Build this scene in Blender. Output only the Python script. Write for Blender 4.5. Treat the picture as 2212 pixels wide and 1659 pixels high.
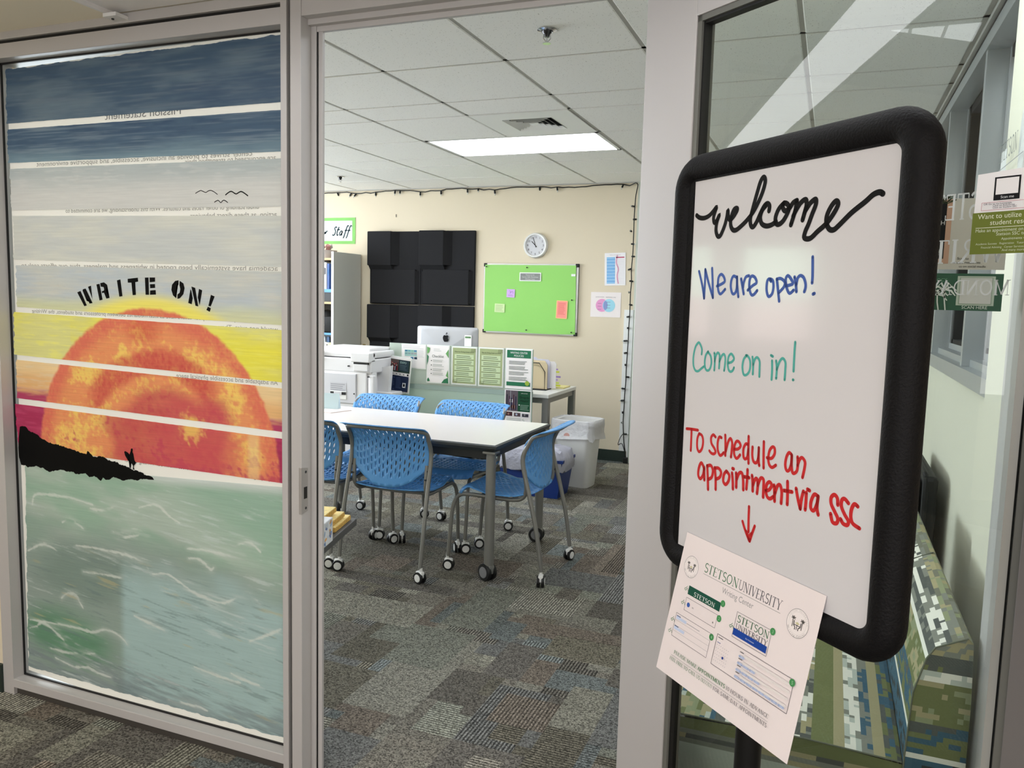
import bpy, bmesh, math, random
import numpy as np
from mathutils import Vector, Matrix
for o in list(bpy.data.objects): bpy.data.objects.remove(o)
SC = bpy.context.scene; COL = SC.collection
random.seed(7)
# ------------------------------------------------------------------ camera
W, H = 2212, 1659
CX, CY, F = W/2, H/2, 1735.0
EYE = np.array([0, 0, 1.42])
def nrm(v): v = np.array(v, float); return v/np.linalg.norm(v)
_d = nrm((1799-CX, 664-CY, F)); _dn = nrm((668-CX, 17400-CY, F)); _dn = nrm(_dn-_d*_dn.dot(_d))
_x = nrm(np.cross(_dn, _d)); _x = _x if _x[0] > 0 else -_x
RW = np.stack([_x, _d, -_dn])
def ray(px, py): return RW @ np.array([px-CX, py-CY, F])
def onz(px, py, z): r = ray(px, py); return EYE+r*((z-EYE[2])/r[2])
def ony(px, py, y): r = ray(px, py); return EYE+r*(y/r[1])
def onx(px, py, x): r = ray(px, py); return EYE+r*(x/r[0])
cam = bpy.data.objects.new('camera', bpy.data.cameras.new('camera')); COL.objects.link(cam)
R3 = np.stack([RW@np.array([1, 0, 0]), RW@np.array([0, -1, 0]), RW@np.array([0, 0, -1])], axis=1)
cam.matrix_world = Matrix([[*R3[i], EYE[i]] for i in range(3)]+[[0, 0, 0, 1]])
cam.data.sensor_width = 36; cam.data.lens = F/W*36; cam.data.clip_start = .05; cam.data.clip_end = 60
SC.camera = cam
# ------------------------------------------------------------------ exposure and world
SC.view_settings.view_transform = 'Standard'; SC.view_settings.look = 'None'
SC.view_settings.exposure = 1.02; SC.view_settings.gamma = 1; SC.view_settings.use_curve_mapping = False
wd = bpy.data.worlds.new('world'); SC.world = wd; wd.use_nodes = True
wd.node_tree.nodes['Background'].inputs[0].default_value = (.8, .85, .9, 1)
wd.node_tree.nodes['Background'].inputs[1].default_value = .25
L_ROOM, L_HALL, L_FAR = 7.0, 3.3, 8.0        # radiance of the ceiling luminaires
# ------------------------------------------------------------------ materials
def lin(c):
    c = np.array(c, float)/255.0
    return np.where(c <= .04045, c/12.92, ((c+.055)/1.055)**2.4)
def rgba(c): return (*[float(v) for v in lin(c)], 1.0)
_m = {}
def mat(name, c=(200, 200, 200), rough=.5, metal=0, spec=.5, noise=None, bump=None, emit=None, attr=None, coat=0, trans=0, alpha=1, ior=1.45, thick=None):
    if name in _m: return _m[name]
    m = bpy.data.materials.new(name); m.use_nodes = True; nt = m.node_tree; N = nt.nodes; L = nt.links
    b = N['Principled BSDF']
    b.inputs['Base Color'].default_value = rgba(c); b.inputs['Roughness'].default_value = rough
    b.inputs['Metallic'].default_value = metal; b.inputs['Specular IOR Level'].default_value = spec
    b.inputs['Coat Weight'].default_value = coat; b.inputs['Transmission Weight'].default_value = trans
    b.inputs['IOR'].default_value = ior; b.inputs['Alpha'].default_value = alpha; b.inputs['Coat Roughness'].default_value = .06
    src = None
    if attr:
        a = N.new('ShaderNodeAttribute'); a.attribute_name = attr; src = a.outputs['Color']
        L.new(src, b.inputs['Base Color'])
    if noise:                                                        # (scale xyz, amount, detail)
        tc = N.new('ShaderNodeTexCoord'); mp = N.new('ShaderNodeMapping'); mp.inputs['Scale'].default_value = noise[0]
        L.new(tc.outputs['Object'], mp.inputs['Vector'])
        t = N.new('ShaderNodeTexNoise'); t.inputs['Scale'].default_value = 1; t.inputs['Detail'].default_value = noise[2]
        L.new(mp.outputs[0], t.inputs['Vector'])
        r = N.new('ShaderNodeMapRange'); r.inputs[1].default_value = .3; r.inputs[2].default_value = .7
        r.inputs[3].default_value = 1-noise[1]; r.inputs[4].default_value = 1+noise[1]
        L.new(t.outputs[0], r.inputs[0])
        v = N.new('ShaderNodeVectorMath'); v.operation = 'SCALE'
        if src: L.new(src, v.inputs[0])
        else: v.inputs[0].default_value = rgba(c)[:3]
        L.new(r.outputs[0], v.inputs['Scale']); L.new(v.outputs[0], b.inputs['Base Color']); src = v.outputs[0]
    if bump:                                                         # (scale, strength, distance)
        tc = N.new('ShaderNodeTexCoord'); t = N.new('ShaderNodeTexNoise'); t.inputs['Scale'].default_value = bump[0]; t.inputs['Detail'].default_value = 3
        L.new(tc.outputs['Object'], t.inputs['Vector'])
        bn = N.new('ShaderNodeBump'); bn.inputs['Strength'].default_value = bump[1]; bn.inputs['Distance'].default_value = bump[2]
        L.new(t.outputs[0], bn.inputs['Height']); L.new(bn.outputs[0], b.inputs['Normal'])
    if emit:
        b.inputs['Emission Color'].default_value = rgba(emit[0]); b.inputs['Emission Strength'].default_value = emit[1]
    if thick:                                                        # thin translucent sheet
        tr = N.new('ShaderNodeBsdfTranslucent'); mx = N.new('ShaderNodeMixShader'); mx.inputs[0].default_value = thick
        if src: L.new(src, tr.inputs[0])
        else: tr.inputs[0].default_value = rgba(c)
        L.new(b.outputs[0], mx.inputs[1]); L.new(tr.outputs[0], mx.inputs[2]); L.new(mx.outputs[0], N['Material Output'].inputs[0])
    _m[name] = m; return m
def glass(name, tint=(248, 251, 249), refl=1.0):
    m = bpy.data.materials.new(name); m.use_nodes = True; nt = m.node_tree; N = nt.nodes; L = nt.links
    N.remove(N['Principled BSDF'])
    t = N.new('ShaderNodeBsdfTransparent'); t.inputs[0].default_value = rgba(tint)
    g = N.new('ShaderNodeBsdfGlossy'); g.inputs['Roughness'].default_value = .0
    g.inputs['Color'].default_value = (refl, refl, refl, 1)
    f = N.new('ShaderNodeFresnel'); f.inputs[0].default_value = 1.52
    mx = N.new('ShaderNodeMixShader'); L.new(f.outputs[0], mx.inputs[0]); L.new(t.outputs[0], mx.inputs[1]); L.new(g.outputs[0], mx.inputs[2])
    L.new(mx.outputs[0], N['Material Output'].inputs[0]); return m
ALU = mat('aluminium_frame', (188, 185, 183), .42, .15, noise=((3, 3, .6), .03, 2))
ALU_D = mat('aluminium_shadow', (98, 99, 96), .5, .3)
BLK = mat('black_gasket', (16, 15, 15), .6)
CREAM = mat('cream_paint', (218, 206, 182), .75, bump=(260, .12, .001), noise=((1.2, 1.2, 1.2), .015, 2))
CREAM2 = mat('pale_cream_paint', (214, 212, 194), .8, noise=((.8, .8, .8), .02, 2))
WHITE = mat('white_plastic', (232, 232, 230), .4)
WHITE2 = mat('white_enamel', (236, 236, 232), .55)
GREENB = mat('green_black_rubber', (34, 46, 40), .5)
GREYT = mat('grey_tube', (132, 131, 127), .42, .45)
DARK = mat('charcoal_plastic', (42, 44, 46), .5)
BLUE = mat('blue_plastic', (92, 158, 222), .38, noise=((2, 2, 2), .02, 2))
PAPER = mat('paper', (238, 234, 232), .6)
PRINT = mat('printed_ink', (255, 255, 255), .6, spec=.2, attr='Col')
GLS = glass('clear_glass'); GLSD = glass('door_glass', (246, 250, 247), 1.0); GLSW = glass('window_glass', (244, 247, 245))
# ceiling tile with fissures
def tile_mat():
    m = mat('mineral_fibre_tile', (236, 236, 232), .9); nt = m.node_tree; N = nt.nodes; L = nt.links; b = N['Principled BSDF']
    tc = N.new('ShaderNodeTexCoord'); mp = N.new('ShaderNodeMapping'); mp.inputs['Scale'].default_value = (150, 105, 1)
    nz = N.new('ShaderNodeTexNoise'); nz.inputs['Scale'].default_value = 60; ad = N.new('ShaderNodeMixRGB'); ad.inputs[0].default_value = .012
    L.new(tc.outputs['Object'], nz.inputs['Vector']); L.new(tc.outputs['Object'], ad.inputs[1]); L.new(nz.outputs['Color'], ad.inputs[2])
    L.new(ad.outputs[0], mp.inputs['Vector'])
    v = N.new('ShaderNodeTexVoronoi'); v.inputs['Scale'].default_value = 1; L.new(mp.outputs[0], v.inputs['Vector'])
    r = N.new('ShaderNodeMapRange'); r.inputs[1].default_value = .12; r.inputs[2].default_value = .26; L.new(v.outputs['Distance'], r.inputs[0])
    s = N.new('ShaderNodeSeparateColor'); L.new(v.outputs['Color'], s.inputs[0])
    gt = N.new('ShaderNodeMath'); gt.operation = 'GREATER_THAN'; gt.inputs[1].default_value = .42; L.new(s.outputs[0], gt.inputs[0])
    mxm = N.new('ShaderNodeMath'); mxm.operation = 'MAXIMUM'; L.new(gt.outputs[0], mxm.inputs[0]); L.new(r.outputs[0], mxm.inputs[1])
    mc = N.new('ShaderNodeMixRGB'); mc.inputs[1].default_value = rgba((176, 174, 166)); mc.inputs[2].default_value = rgba((240, 239, 234))
    L.new(mxm.outputs[0], mc.inputs[0]); L.new(mc.outputs[0], b.inputs['Base Color']); return m
TILE = tile_mat()
GRID = mat('ceiling_grid_paint', (176, 174, 168), .6)
# ------------------------------------------------------------------ mesh helpers
class B:
    def __init__(s, sc=1.0): s.v = []; s.f = []; s.m = []; s.c = []; s.sc = sc; s.col = (1, 1, 1)
    def add(s, vs, fs, mi=0):
        k = len(s.v); s.v += [tuple(float(a)*s.sc for a in p) for p in vs]
        for f in fs: s.f.append([k+i for i in f]); s.m.append(mi); s.c.append(s.col)
        return s
    def box(s, x0, x1, y0, y1, z0, z1, mi=0):
        vs = [(x, y, z) for z in (z0, z1) for y in (y0, y1) for x in (x0, x1)]
        return s.add(vs, [(0, 2, 3, 1), (4, 5, 7, 6), (0, 1, 5, 4), (2, 6, 7, 3), (0, 4, 6, 2), (1, 3, 7, 5)], mi)
    def bbox(s, x0, x1, y0, y1, z0, z1, b=.005, mi=0):               # chamfered box
        bm = bmesh.new(); bmesh.ops.create_cube(bm, size=1)
        bmesh.ops.transform(bm, matrix=Matrix.Translation(((x0+x1)/2, (y0+y1)/2, (z0+z1)/2)) @ Matrix.Diagonal((x1-x0, y1-y0, z1-z0, 1)), verts=bm.verts)
        bmesh.ops.bevel(bm, geom=bm.edges[:]+bm.verts[:], offset=b, segments=2, affect='EDGES', profile=.5)
        bm.verts.index_update(); s.add([v.co for v in bm.verts], [[v.index for v in f.verts] for f in bm.faces], mi); bm.free(); return s
    def prism(s, poly, axis, a0, a1, mi=0):                          # poly in the two other axes, extruded along axis
        def P(p, a):
            if axis == 'x': return (a, p[0], p[1])
            if axis == 'y': return (p[0], a, p[1])
            return (p[0], p[1], a)
        n = len(poly); vs = [P(p, a0) for p in poly]+[P(p, a1) for p in poly]
        return s.add(vs, [list(range(n))[::-1], list(range(n, 2*n))]+[(i, (i+1) % n, n+(i+1) % n, n+i) for i in range(n)], mi)
    def rings(s, rings, mi=0, cap=True, closed=False):
        n = len(rings[0]); vs = [p for r in rings for p in r]; fs = []
        m = len(rings)
        for i in range(m if closed else m-1):
            for j in range(n):
                fs.append((i*n+j, i*n+(j+1) % n, ((i+1) % m)*n+(j+1) % n, ((i+1) % m)*n+j))
        if cap and not closed: fs += [list(range(n))[::-1], list(range((m-1)*n, m*n))]
        return s.add(vs, fs, mi)
    def tube(s, path, r, seg=10, mi=0, closed=False, flat=1.0):
        P = [Vector(p) for p in path]; n = len(P); rg = []; up = None
        for i in range(n):
            a = P[(i-1) % n] if (closed or i > 0) else P[i]; b = P[(i+1) % n] if (closed or i < n-1) else P[i]
            t = (b-a).normalized()
            if up is None: up = t.orthogonal().normalized()
            up = (up-t*up.dot(t)).normalized(); sd = t.cross(up)
            rr = r[i] if isinstance(r, (list, tuple)) else r
            rg.append([P[i]+(up*math.cos(2*math.pi*k/seg)+sd*math.sin(2*math.pi*k/seg)*flat)*rr for k in range(seg)])
        return s.rings(rg, mi, True, closed)
    def lathe(s, prof, c=(0, 0, 0), seg=24, axis='z', mi=0, cap=True):
        rg = []
        for r, h in prof:
            ring = []
            for k in range(seg):
                a = 2*math.pi*k/seg; u, w = r*math.cos(a), r*math.sin(a)
                p = (u, w, h) if axis == 'z' else ((h, u, w) if axis == 'x' else (u, h, w))
                ring.append((c[0]+p[0], c[1]+p[1], c[2]+p[2]))
            rg.append(ring)
        return s.rings(rg, mi, cap)
    def xf(s, M, k0=0):
        for i in range(k0, len(s.v)):
            s.v[i] = tuple(M @ Vector(s.v[i]))
        return s
    def mesh(s, name, mats, smooth=False, colors=False):
        me = bpy.data.meshes.new(name); me.from_pydata(s.v, [], s.f)
        for m in (mats if isinstance(mats, (list, tuple)) else [mats]): me.materials.append(m)
        me.polygons.foreach_set('material_index', s.m)
        if smooth:
            me.polygons.foreach_set('use_smooth', [True]*len(s.f))
            try: me.set_sharp_from_angle(angle=math.radians(42))
            except Exception: pass
        if colors:
            at = me.color_attributes.new('Col', 'FLOAT_COLOR', 'CORNER'); buf = []
            for f, c in zip(s.f, s.c): buf += [*c, 1.0]*len(f)
            at.data.foreach_set('color', buf)
        me.update(); return me
def obj(name, geo, mats=None, parent=None, smooth=False, colors=False, label=None, kind=None):
    me = geo.mesh(name, mats, smooth, colors) if isinstance(geo, B) else geo
    o = bpy.data.objects.new(name, me); COL.objects.link(o)
    if parent: o.parent = parent
    if label: o['label'] = label
    if kind: o['kind'] = kind
    return o
def thing(name, label, cat, loc=(0, 0, 0), rz=0, group=None):
    o = bpy.data.objects.new(name, None); COL.objects.link(o); o.location = [float(a) for a in loc]; o.rotation_euler = (0, 0, rz); o.empty_display_size = .1
    o['label'] = label; o['category'] = cat
    if group: o['group'] = group
    return o
def tag(o, label, cat, group=None):
    o['label'] = label; o['category'] = cat
    if group: o['group'] = group
    return o
def struct(name, geo, mats=None, parent=None, smooth=False, colors=False, label=None):
    o = obj(name, geo, mats, parent, smooth, colors, label)
    if not parent: o['kind'] = 'structure'
    return o
def kids(o): return [c for c in bpy.data.objects if c.parent == o]
def dup(root, loc=None, rz=None, label=None, parent=None):
    r = root.copy(); COL.objects.link(r); r.parent = parent
    if loc is not None: r.location = [float(a) for a in loc]
    if rz is not None: r.rotation_euler = (0, 0, rz)
    if label: r['label'] = label
    for ch in kids(root): dup(ch, parent=r)
    return r
def smoothpath(P, n=6, closed=False):
    P = [np.array(p, float) for p in P]; m = len(P); out = []
    rng = range(m if closed else m-1)
    for i in rng:
        p0 = P[(i-1) % m] if (closed or i > 0) else P[i]; p1 = P[i]; p2 = P[(i+1) % m]
        p3 = P[(i+2) % m] if (closed or i+2 < m) else p2
        for k in range(n):
            t = k/n
            out.append(.5*((2*p1)+(-p0+p2)*t+(2*p0-5*p1+4*p2-p3)*t*t+(-p0+3*p1-3*p2+p3)*t**3))
    if not closed: out.append(P[-1])
    return out
# ------------------------------------------------------------------ flat print: text and ink on a plane
_tc = {}
def sans(s):
    if s in _tc: return _tc[s]
    cu = bpy.data.curves.new('t', 'FONT'); cu.body = s; cu.size = 1; cu.resolution_u = 3
    ob = bpy.data.objects.new('t', cu); COL.objects.link(ob); bpy.context.view_layer.update()
    dg = bpy.context.evaluated_depsgraph_get(); me = bpy.data.meshes.new_from_object(ob.evaluated_get(dg))
    vs = [(v.co.x, v.co.y) for v in me.vertices]; fs = [list(p.vertices) for p in me.polygons]
    bpy.data.objects.remove(ob); bpy.data.curves.remove(cu); bpy.data.meshes.remove(me)
    w = max([v[0] for v in vs] or [.1]); _tc[s] = (vs, fs, w); return _tc[s]
def arc(cx, cy, rx, ry, a0, a1, n=14):
    return [(cx+rx*math.cos(math.radians(a0+(a1-a0)*i/n)), cy+ry*math.sin(math.radians(a0+(a1-a0)*i/n))) for i in range(n+1)]
T_, t_ = .125, .05
SG = {   # serif capitals: width, strokes (points, width), serifs (x, y)
 'S': (.52, [(arc(.27, .74, .2, .24, 30, 270)+arc(.27, .26, .22, .24, 90, -150), .1)], []),
 'T': (.66, [([(.33, 0), (.33, 1)], T_), ([(.02, .97), (.64, .97)], t_), ([(.03, .97), (.03, .8)], t_), ([(.63, .97), (.63, .8)], t_)], [(.33, 0)]),
 'E': (.58, [([(.12, 0), (.12, 1)], T_), ([(.04, .97), (.53, .97)], t_), ([(.12, .52), (.42, .52)], t_), ([(.04, .03), (.55, .03)], t_), ([(.55, .03), (.55, .2)], t_), ([(.53, .97), (.53, .8)], t_)], []),
 'F': (.54, [([(.12, 0), (.12, 1)], T_), ([(.04, .97), (.52, .97)], t_), ([(.12, .52), (.42, .52)], t_), ([(.52, .97), (.52, .8)], t_)], [(.12, 0)]),
 'O': (.8, [(arc(.4, .5, .32, .47, 0, 360, 22), .1)], []),
 'Q': (.8, [(arc(.4, .5, .32, .47, 0, 360, 22), .1), ([(.45, .1), (.75, -.15)], .09)], []),
 'C': (.66, [(arc(.4, .5, .32, .47, 40, 320, 18), .1)], []),
 'G': (.72, [(arc(.4, .5, .32, .47, 40, 325, 18), .1), ([(.64, .02), (.64, .42)], .1)], [(.62, .42)]),
 'N': (.76, [([(.12, 0), (.12, 1)], t_), ([(.1, 1), (.64, 0)], T_), ([(.64, 0), (.64, 1)], t_)], [(.12, 0), (.1, 1), (.64, 1)]),
 'U': (.74, [([(.12, 1), (.12, .3)]+arc(.37, .27, .25, .24, 180, 360, 10)+[(.62, 1)], .08)], [(.12, 1), (.62, 1)]),
 'I': (.32, [([(.16, 0), (.16, 1)], T_)], [(.16, 0), (.16, 1)]),
 'V': (.7, [([(.08, 1), (.36, 0)], T_), ([(.36, 0), (.64, 1)], t_)], [(.08, 1), (.64, 1)]),
 'R': (.66, [([(.12, 0), (.12, 1)], T_), ([(.12, .96), (.3, .96)]+arc(.3, .74, .18, .22, 90, -90, 8)+[(.12, .52)], .07), ([(.3, .5), (.62, 0)], .1)], [(.12, 0), (.12, 1), (.6, 0)]),
 'P': (.6, [([(.12, 0), (.12, 1)], T_), ([(.12, .96), (.3, .96)]+arc(.3, .72, .22, .24, 90, -90, 8)+[(.12, .48)], .07)], [(.12, 0), (.12, 1)]),
 'B': (.6, [([(.12, 0), (.12, 1)], T_), ([(.12, .96), (.3, .96)]+arc(.3, .75, .18, .21, 90, -90, 8)+[(.12, .54)], .07), ([(.3, .54)]+arc(.3, .28, .24, .26, 90, -90, 8)+[(.12, .02)], .07)], []),
 'Y': (.68, [([(.34, 0), (.34, .48)], T_), ([(.34, .45), (.06, 1)], .11), ([(.34, .45), (.62, 1)], t_)], [(.34, 0), (.06, 1), (.62, 1)]),
 'W': (1.0, [([(.06, 1), (.3, 0)], T_), ([(.3, 0), (.5, 1)], t_), ([(.5, 1), (.72, 0)], T_), ([(.72, 0), (.94, 1)], t_)], [(.06, 1), (.94, 1)]),
 'M': (.92, [([(.12, 0), (.12, 1)], t_), ([(.12, 1), (.46, .05)], T_), ([(.46, .05), (.8, 1)], t_), ([(.8, 0), (.8, 1)], T_)], [(.12, 0), (.8, 0), (.1, 1), (.82, 1)]),
 'D': (.76, [([(.12, 0), (.12, 1)], T_), ([(.12, .97), (.3, .97)]+arc(.3, .5, .36, .47, 90, -90, 12)+[(.12, .03)], .08)], [(.08, 0), (.08, 1)]),
 'A': (.72, [([(.08, 0), (.36, 1)], t_), ([(.36, 1), (.64, 0)], T_), ([(.2, .36), (.54, .36)], t_)], [(.08, 0), (.64, 0)]),
 'L': (.56, [([(.12, 0), (.12, 1)], T_), ([(.05, .03), (.52, .03)], t_), ([(.52, .03), (.52, .2)], t_)], [(.12, 1)]),
 'K': (.68, [([(.12, 0), (.12, 1)], T_), ([(.14, .42), (.56, 1)], t_), ([(.26, .56), (.62, 0)], T_)], [(.12, 0), (.12, 1), (.56, 1), (.62, 0)]),
 'H': (.76, [([(.12, 0), (.12, 1)], T_), ([(.64, 0), (.64, 1)], T_), ([(.12, .52), (.64, .52)], t_)], [(.12, 0), (.12, 1), (.64, 0), (.64, 1)]),
 'X': (.68, [([(.08, 1), (.6, 0)], T_), ([(.08, 0), (.6, 1)], t_)], [(.08, 1), (.6, 0), (.08, 0), (.6, 1)]),
 '1': (.4, [([(.22, 0), (.22, 1), (.08, .85)], .1)], [(.22, 0)]), '0': (.56, [(arc(.28, .5, .2, .47, 0, 360, 18), .09)], []),
 '2': (.5, [(arc(.25, .74, .18, .24, 160, -30, 8)+[(.06, .03), (.46, .03)], .08)], []), '7': (.5, [([(.05, .96), (.46, .96), (.2, 0)], .08)], []),
 '-': (.4, [([(.05, .42), (.33, .42)], .07)], []), '(': (.3, [(arc(.36, .5, .25, .65, 125, 235, 8), .07)], []), ')': (.3, [(arc(-.06, .5, .25, .65, 55, -55, 8), .07)], []),
 ' ': (.34, [], []), '/': (.4, [([(.02, -.05), (.36, 1.05)], t_)], []), '.': (.25, [([(.08, .03), (.14, .03)], .1)], []), ',': (.25, [([(.12, .06), (.07, -.14)], .08)], []), '!': (.3, [([(.14, .3), (.14, 1)], .12), ([(.14, 0), (.14, .1)], .12)], []),
}
def ribbon(P, w, taper=False):
    P = [np.array(p, float) for p in P]
    P = [P[0]]+[b for a, b in zip(P, P[1:]) if np.linalg.norm(b-a) > 1e-9]
    n = len(P); vs = []
    for i in range(n):
        a = P[max(i-1, 0)]; b = P[min(i+1, n-1)]; t = b-a; t = t/(np.linalg.norm(t)+1e-12); q = np.array([-t[1], t[0]])
        ww = w*(.35+.65*math.sin(math.pi*min(max(i/(n-1), .04), .96))) if taper else w
        vs += [P[i]+q*ww/2, P[i]-q*ww/2]
    return vs, [(2*i, 2*i+1, 2*i+3, 2*i+2) for i in range(n-1)]
class Ink:
    """flat coloured shapes on a plane: origin O, unit axes U (right), V (up), layers stacked along Nn"""
    def __init__(s, O, U, V, Nn, step=.0002):
        s.b = B(); s.O = np.array(O, float); s.U = np.array(U, float); s.V = np.array(V, float); s.N = np.array(Nn, float); s.k = 1; s.step = step
    def raw(s, pts, fs, col, up=True):
        s.b.col = tuple(float(c) for c in lin(col))
        s.b.add([s.O+s.U*p[0]+s.V*p[1]+s.N*s.k*s.step for p in pts], fs)
        if up: s.k += 1
        return s
    def rect(s, x0, y0, x1, y1, col, up=False): return s.raw([(x0, y0), (x1, y0), (x1, y1), (x0, y1)], [(0, 1, 2, 3)], col, up)
    def layer(s): s.k += 1; return s
    def disc(s, x, y, r, col, ry=None, n=28): return s.raw([(x+r*math.cos(2*math.pi*i/n), y+(ry or r)*math.sin(2*math.pi*i/n)) for i in range(n)], [list(range(n))], col)
    def poly(s, pts, col):
        bm = bmesh.new(); vs = [bm.verts.new((p[0], p[1], 0)) for p in pts]; bm.faces.new(vs); bmesh.ops.triangulate(bm, faces=bm.faces[:])
        bm.verts.index_update(); s.raw([(v.co.x, v.co.y) for v in bm.verts], [[v.index for v in f.verts] for f in bm.faces], col, False); bm.free(); return s
    def line(s, P, w, col, smooth=0, taper=False, caps=False):
        if smooth: P = smoothpath(P, smooth)
        v, f = ribbon(P, w, taper); s.raw(v, f, col, False)
        if caps:
            for p in (P[0], P[-1]): s.raw([(p[0]+w/2*math.cos(2*math.pi*i/10), p[1]+w/2*math.sin(2*math.pi*i/10)) for i in range(10)], [list(range(10))], col, False)
        return s
    def box(s, x0, y0, x1, y1, w, col):
        for P in ([(x0, y0), (x1, y0)], [(x1, y0), (x1, y1)], [(x1, y1), (x0, y1)], [(x0, y1), (x0, y0)]): s.line(P, w, col)
        return s
    def text(s, t, x, y, h, col, align='l', font='sans', maxw=None, mirror=False, rot=0, bold=0):
        if font == 'sans': vs, fs, w = sans(t); k = h/.72; sx = k
        else:
            vs, fs, cx = [], [], 0
            for ch in t.upper():
                gw, st, sf = SG.get(ch, SG[' '])
                for P, wd_ in st:
                    v, f = ribbon([(p[0]+cx, p[1]) for p in P], wd_+bold); fs += [[len(vs)+i for i in q] for q in f]; vs += [tuple(a) for a in v]
                for sx_, sy_ in sf:
                    v, f = ribbon([(cx+sx_-.12, sy_+(.02 if sy_ < .5 else -.02)), (cx+sx_+.12, sy_+(.02 if sy_ < .5 else -.02))], .05+bold/2); fs += [[len(vs)+i for i in q] for q in f]; vs += [tuple(a) for a in v]
                cx += gw+.06
            w = cx; k = h; sx = h
        if not vs: return s
        if maxw: sx = min(sx, maxw/w) if maxw > 0 else -maxw/w
        off = {'l': 0, 'c': -w*sx/2, 'r': -w*sx}[align]; cr, sr = math.cos(rot), math.sin(rot)
        def P(v):
            a, b_ = v[0]*sx+off, v[1]*k
            if mirror: a = -a
            return (x+a*cr-b_*sr, y+a*sr+b_*cr)
        return s.raw([P(v) for v in vs], fs, col, False)
    def lines(s, x0, y0, x1, y1, n, col, duty=.35, rag=.25, seed=1):
        rd = random.Random(seed); dy = (y1-y0)/n
        for i in range(n):
            e = x1-(x1-x0)*rad_(rd, rag); s.rect(x0, y0+dy*(i+.3), e, y0+dy*(i+.3+duty), col)
        return s
    def done(s, name='print', parent=None, label=None, m=None): return obj(name, s.b, m or PRINT, parent, colors=True, label=label)
def rad_(rd, r): return rd.random()*r
X_, Z_, NY = (1, 0, 0), (0, 0, 1), (0, -1, 0)
def noise2(x, y, seed=0):
    def h(i, j):
        n = np.sin(i*127.1+j*311.7+seed*74.7)*43758.5453; return n-np.floor(n)
    i, j = np.floor(x), np.floor(y); f, g = x-i, y-j; f = f*f*(3-2*f); g = g*g*(3-2*g)
    return (h(i, j)*(1-f)+h(i+1, j)*f)*(1-g)+(h(i, j+1)*(1-f)+h(i+1, j+1)*f)*g
def fbm(x, y, seed=0, o=4):
    r = 0; a = .5
    for k in range(o): r = r+a*noise2(x*2**k, y*2**k, seed+k*13); a *= .5
    return r/(1-.5**o)
def gridmesh(name, P, C, material):
    """P (n,m,3) points, C (n,m,3) linear colours"""
    n, m = P.shape[:2]; me = bpy.data.meshes.new(name)
    idx = np.arange(n*m).reshape(n, m); q = np.stack([idx[:-1, :-1], idx[:-1, 1:], idx[1:, 1:], idx[1:, :-1]], -1).reshape(-1, 4)
    me.from_pydata(P.reshape(-1, 3).tolist(), [], q.tolist()); me.materials.append(material)
    at = me.color_attributes.new('Col', 'FLOAT_COLOR', 'POINT'); at.data.foreach_set('color', np.concatenate([C.reshape(-1, 3), np.ones((n*m, 1))], 1).ravel().astype(np.float32)); me.update(); return me
# ================================================================== SETTING
CZ, HZ = 2.45, 2.23                  # room and hall ceiling heights
YW, XR = 6.95, .47                   # back wall, right wall
YF, YG = 1.86, 1.905                 # partition face, glass line
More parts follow.
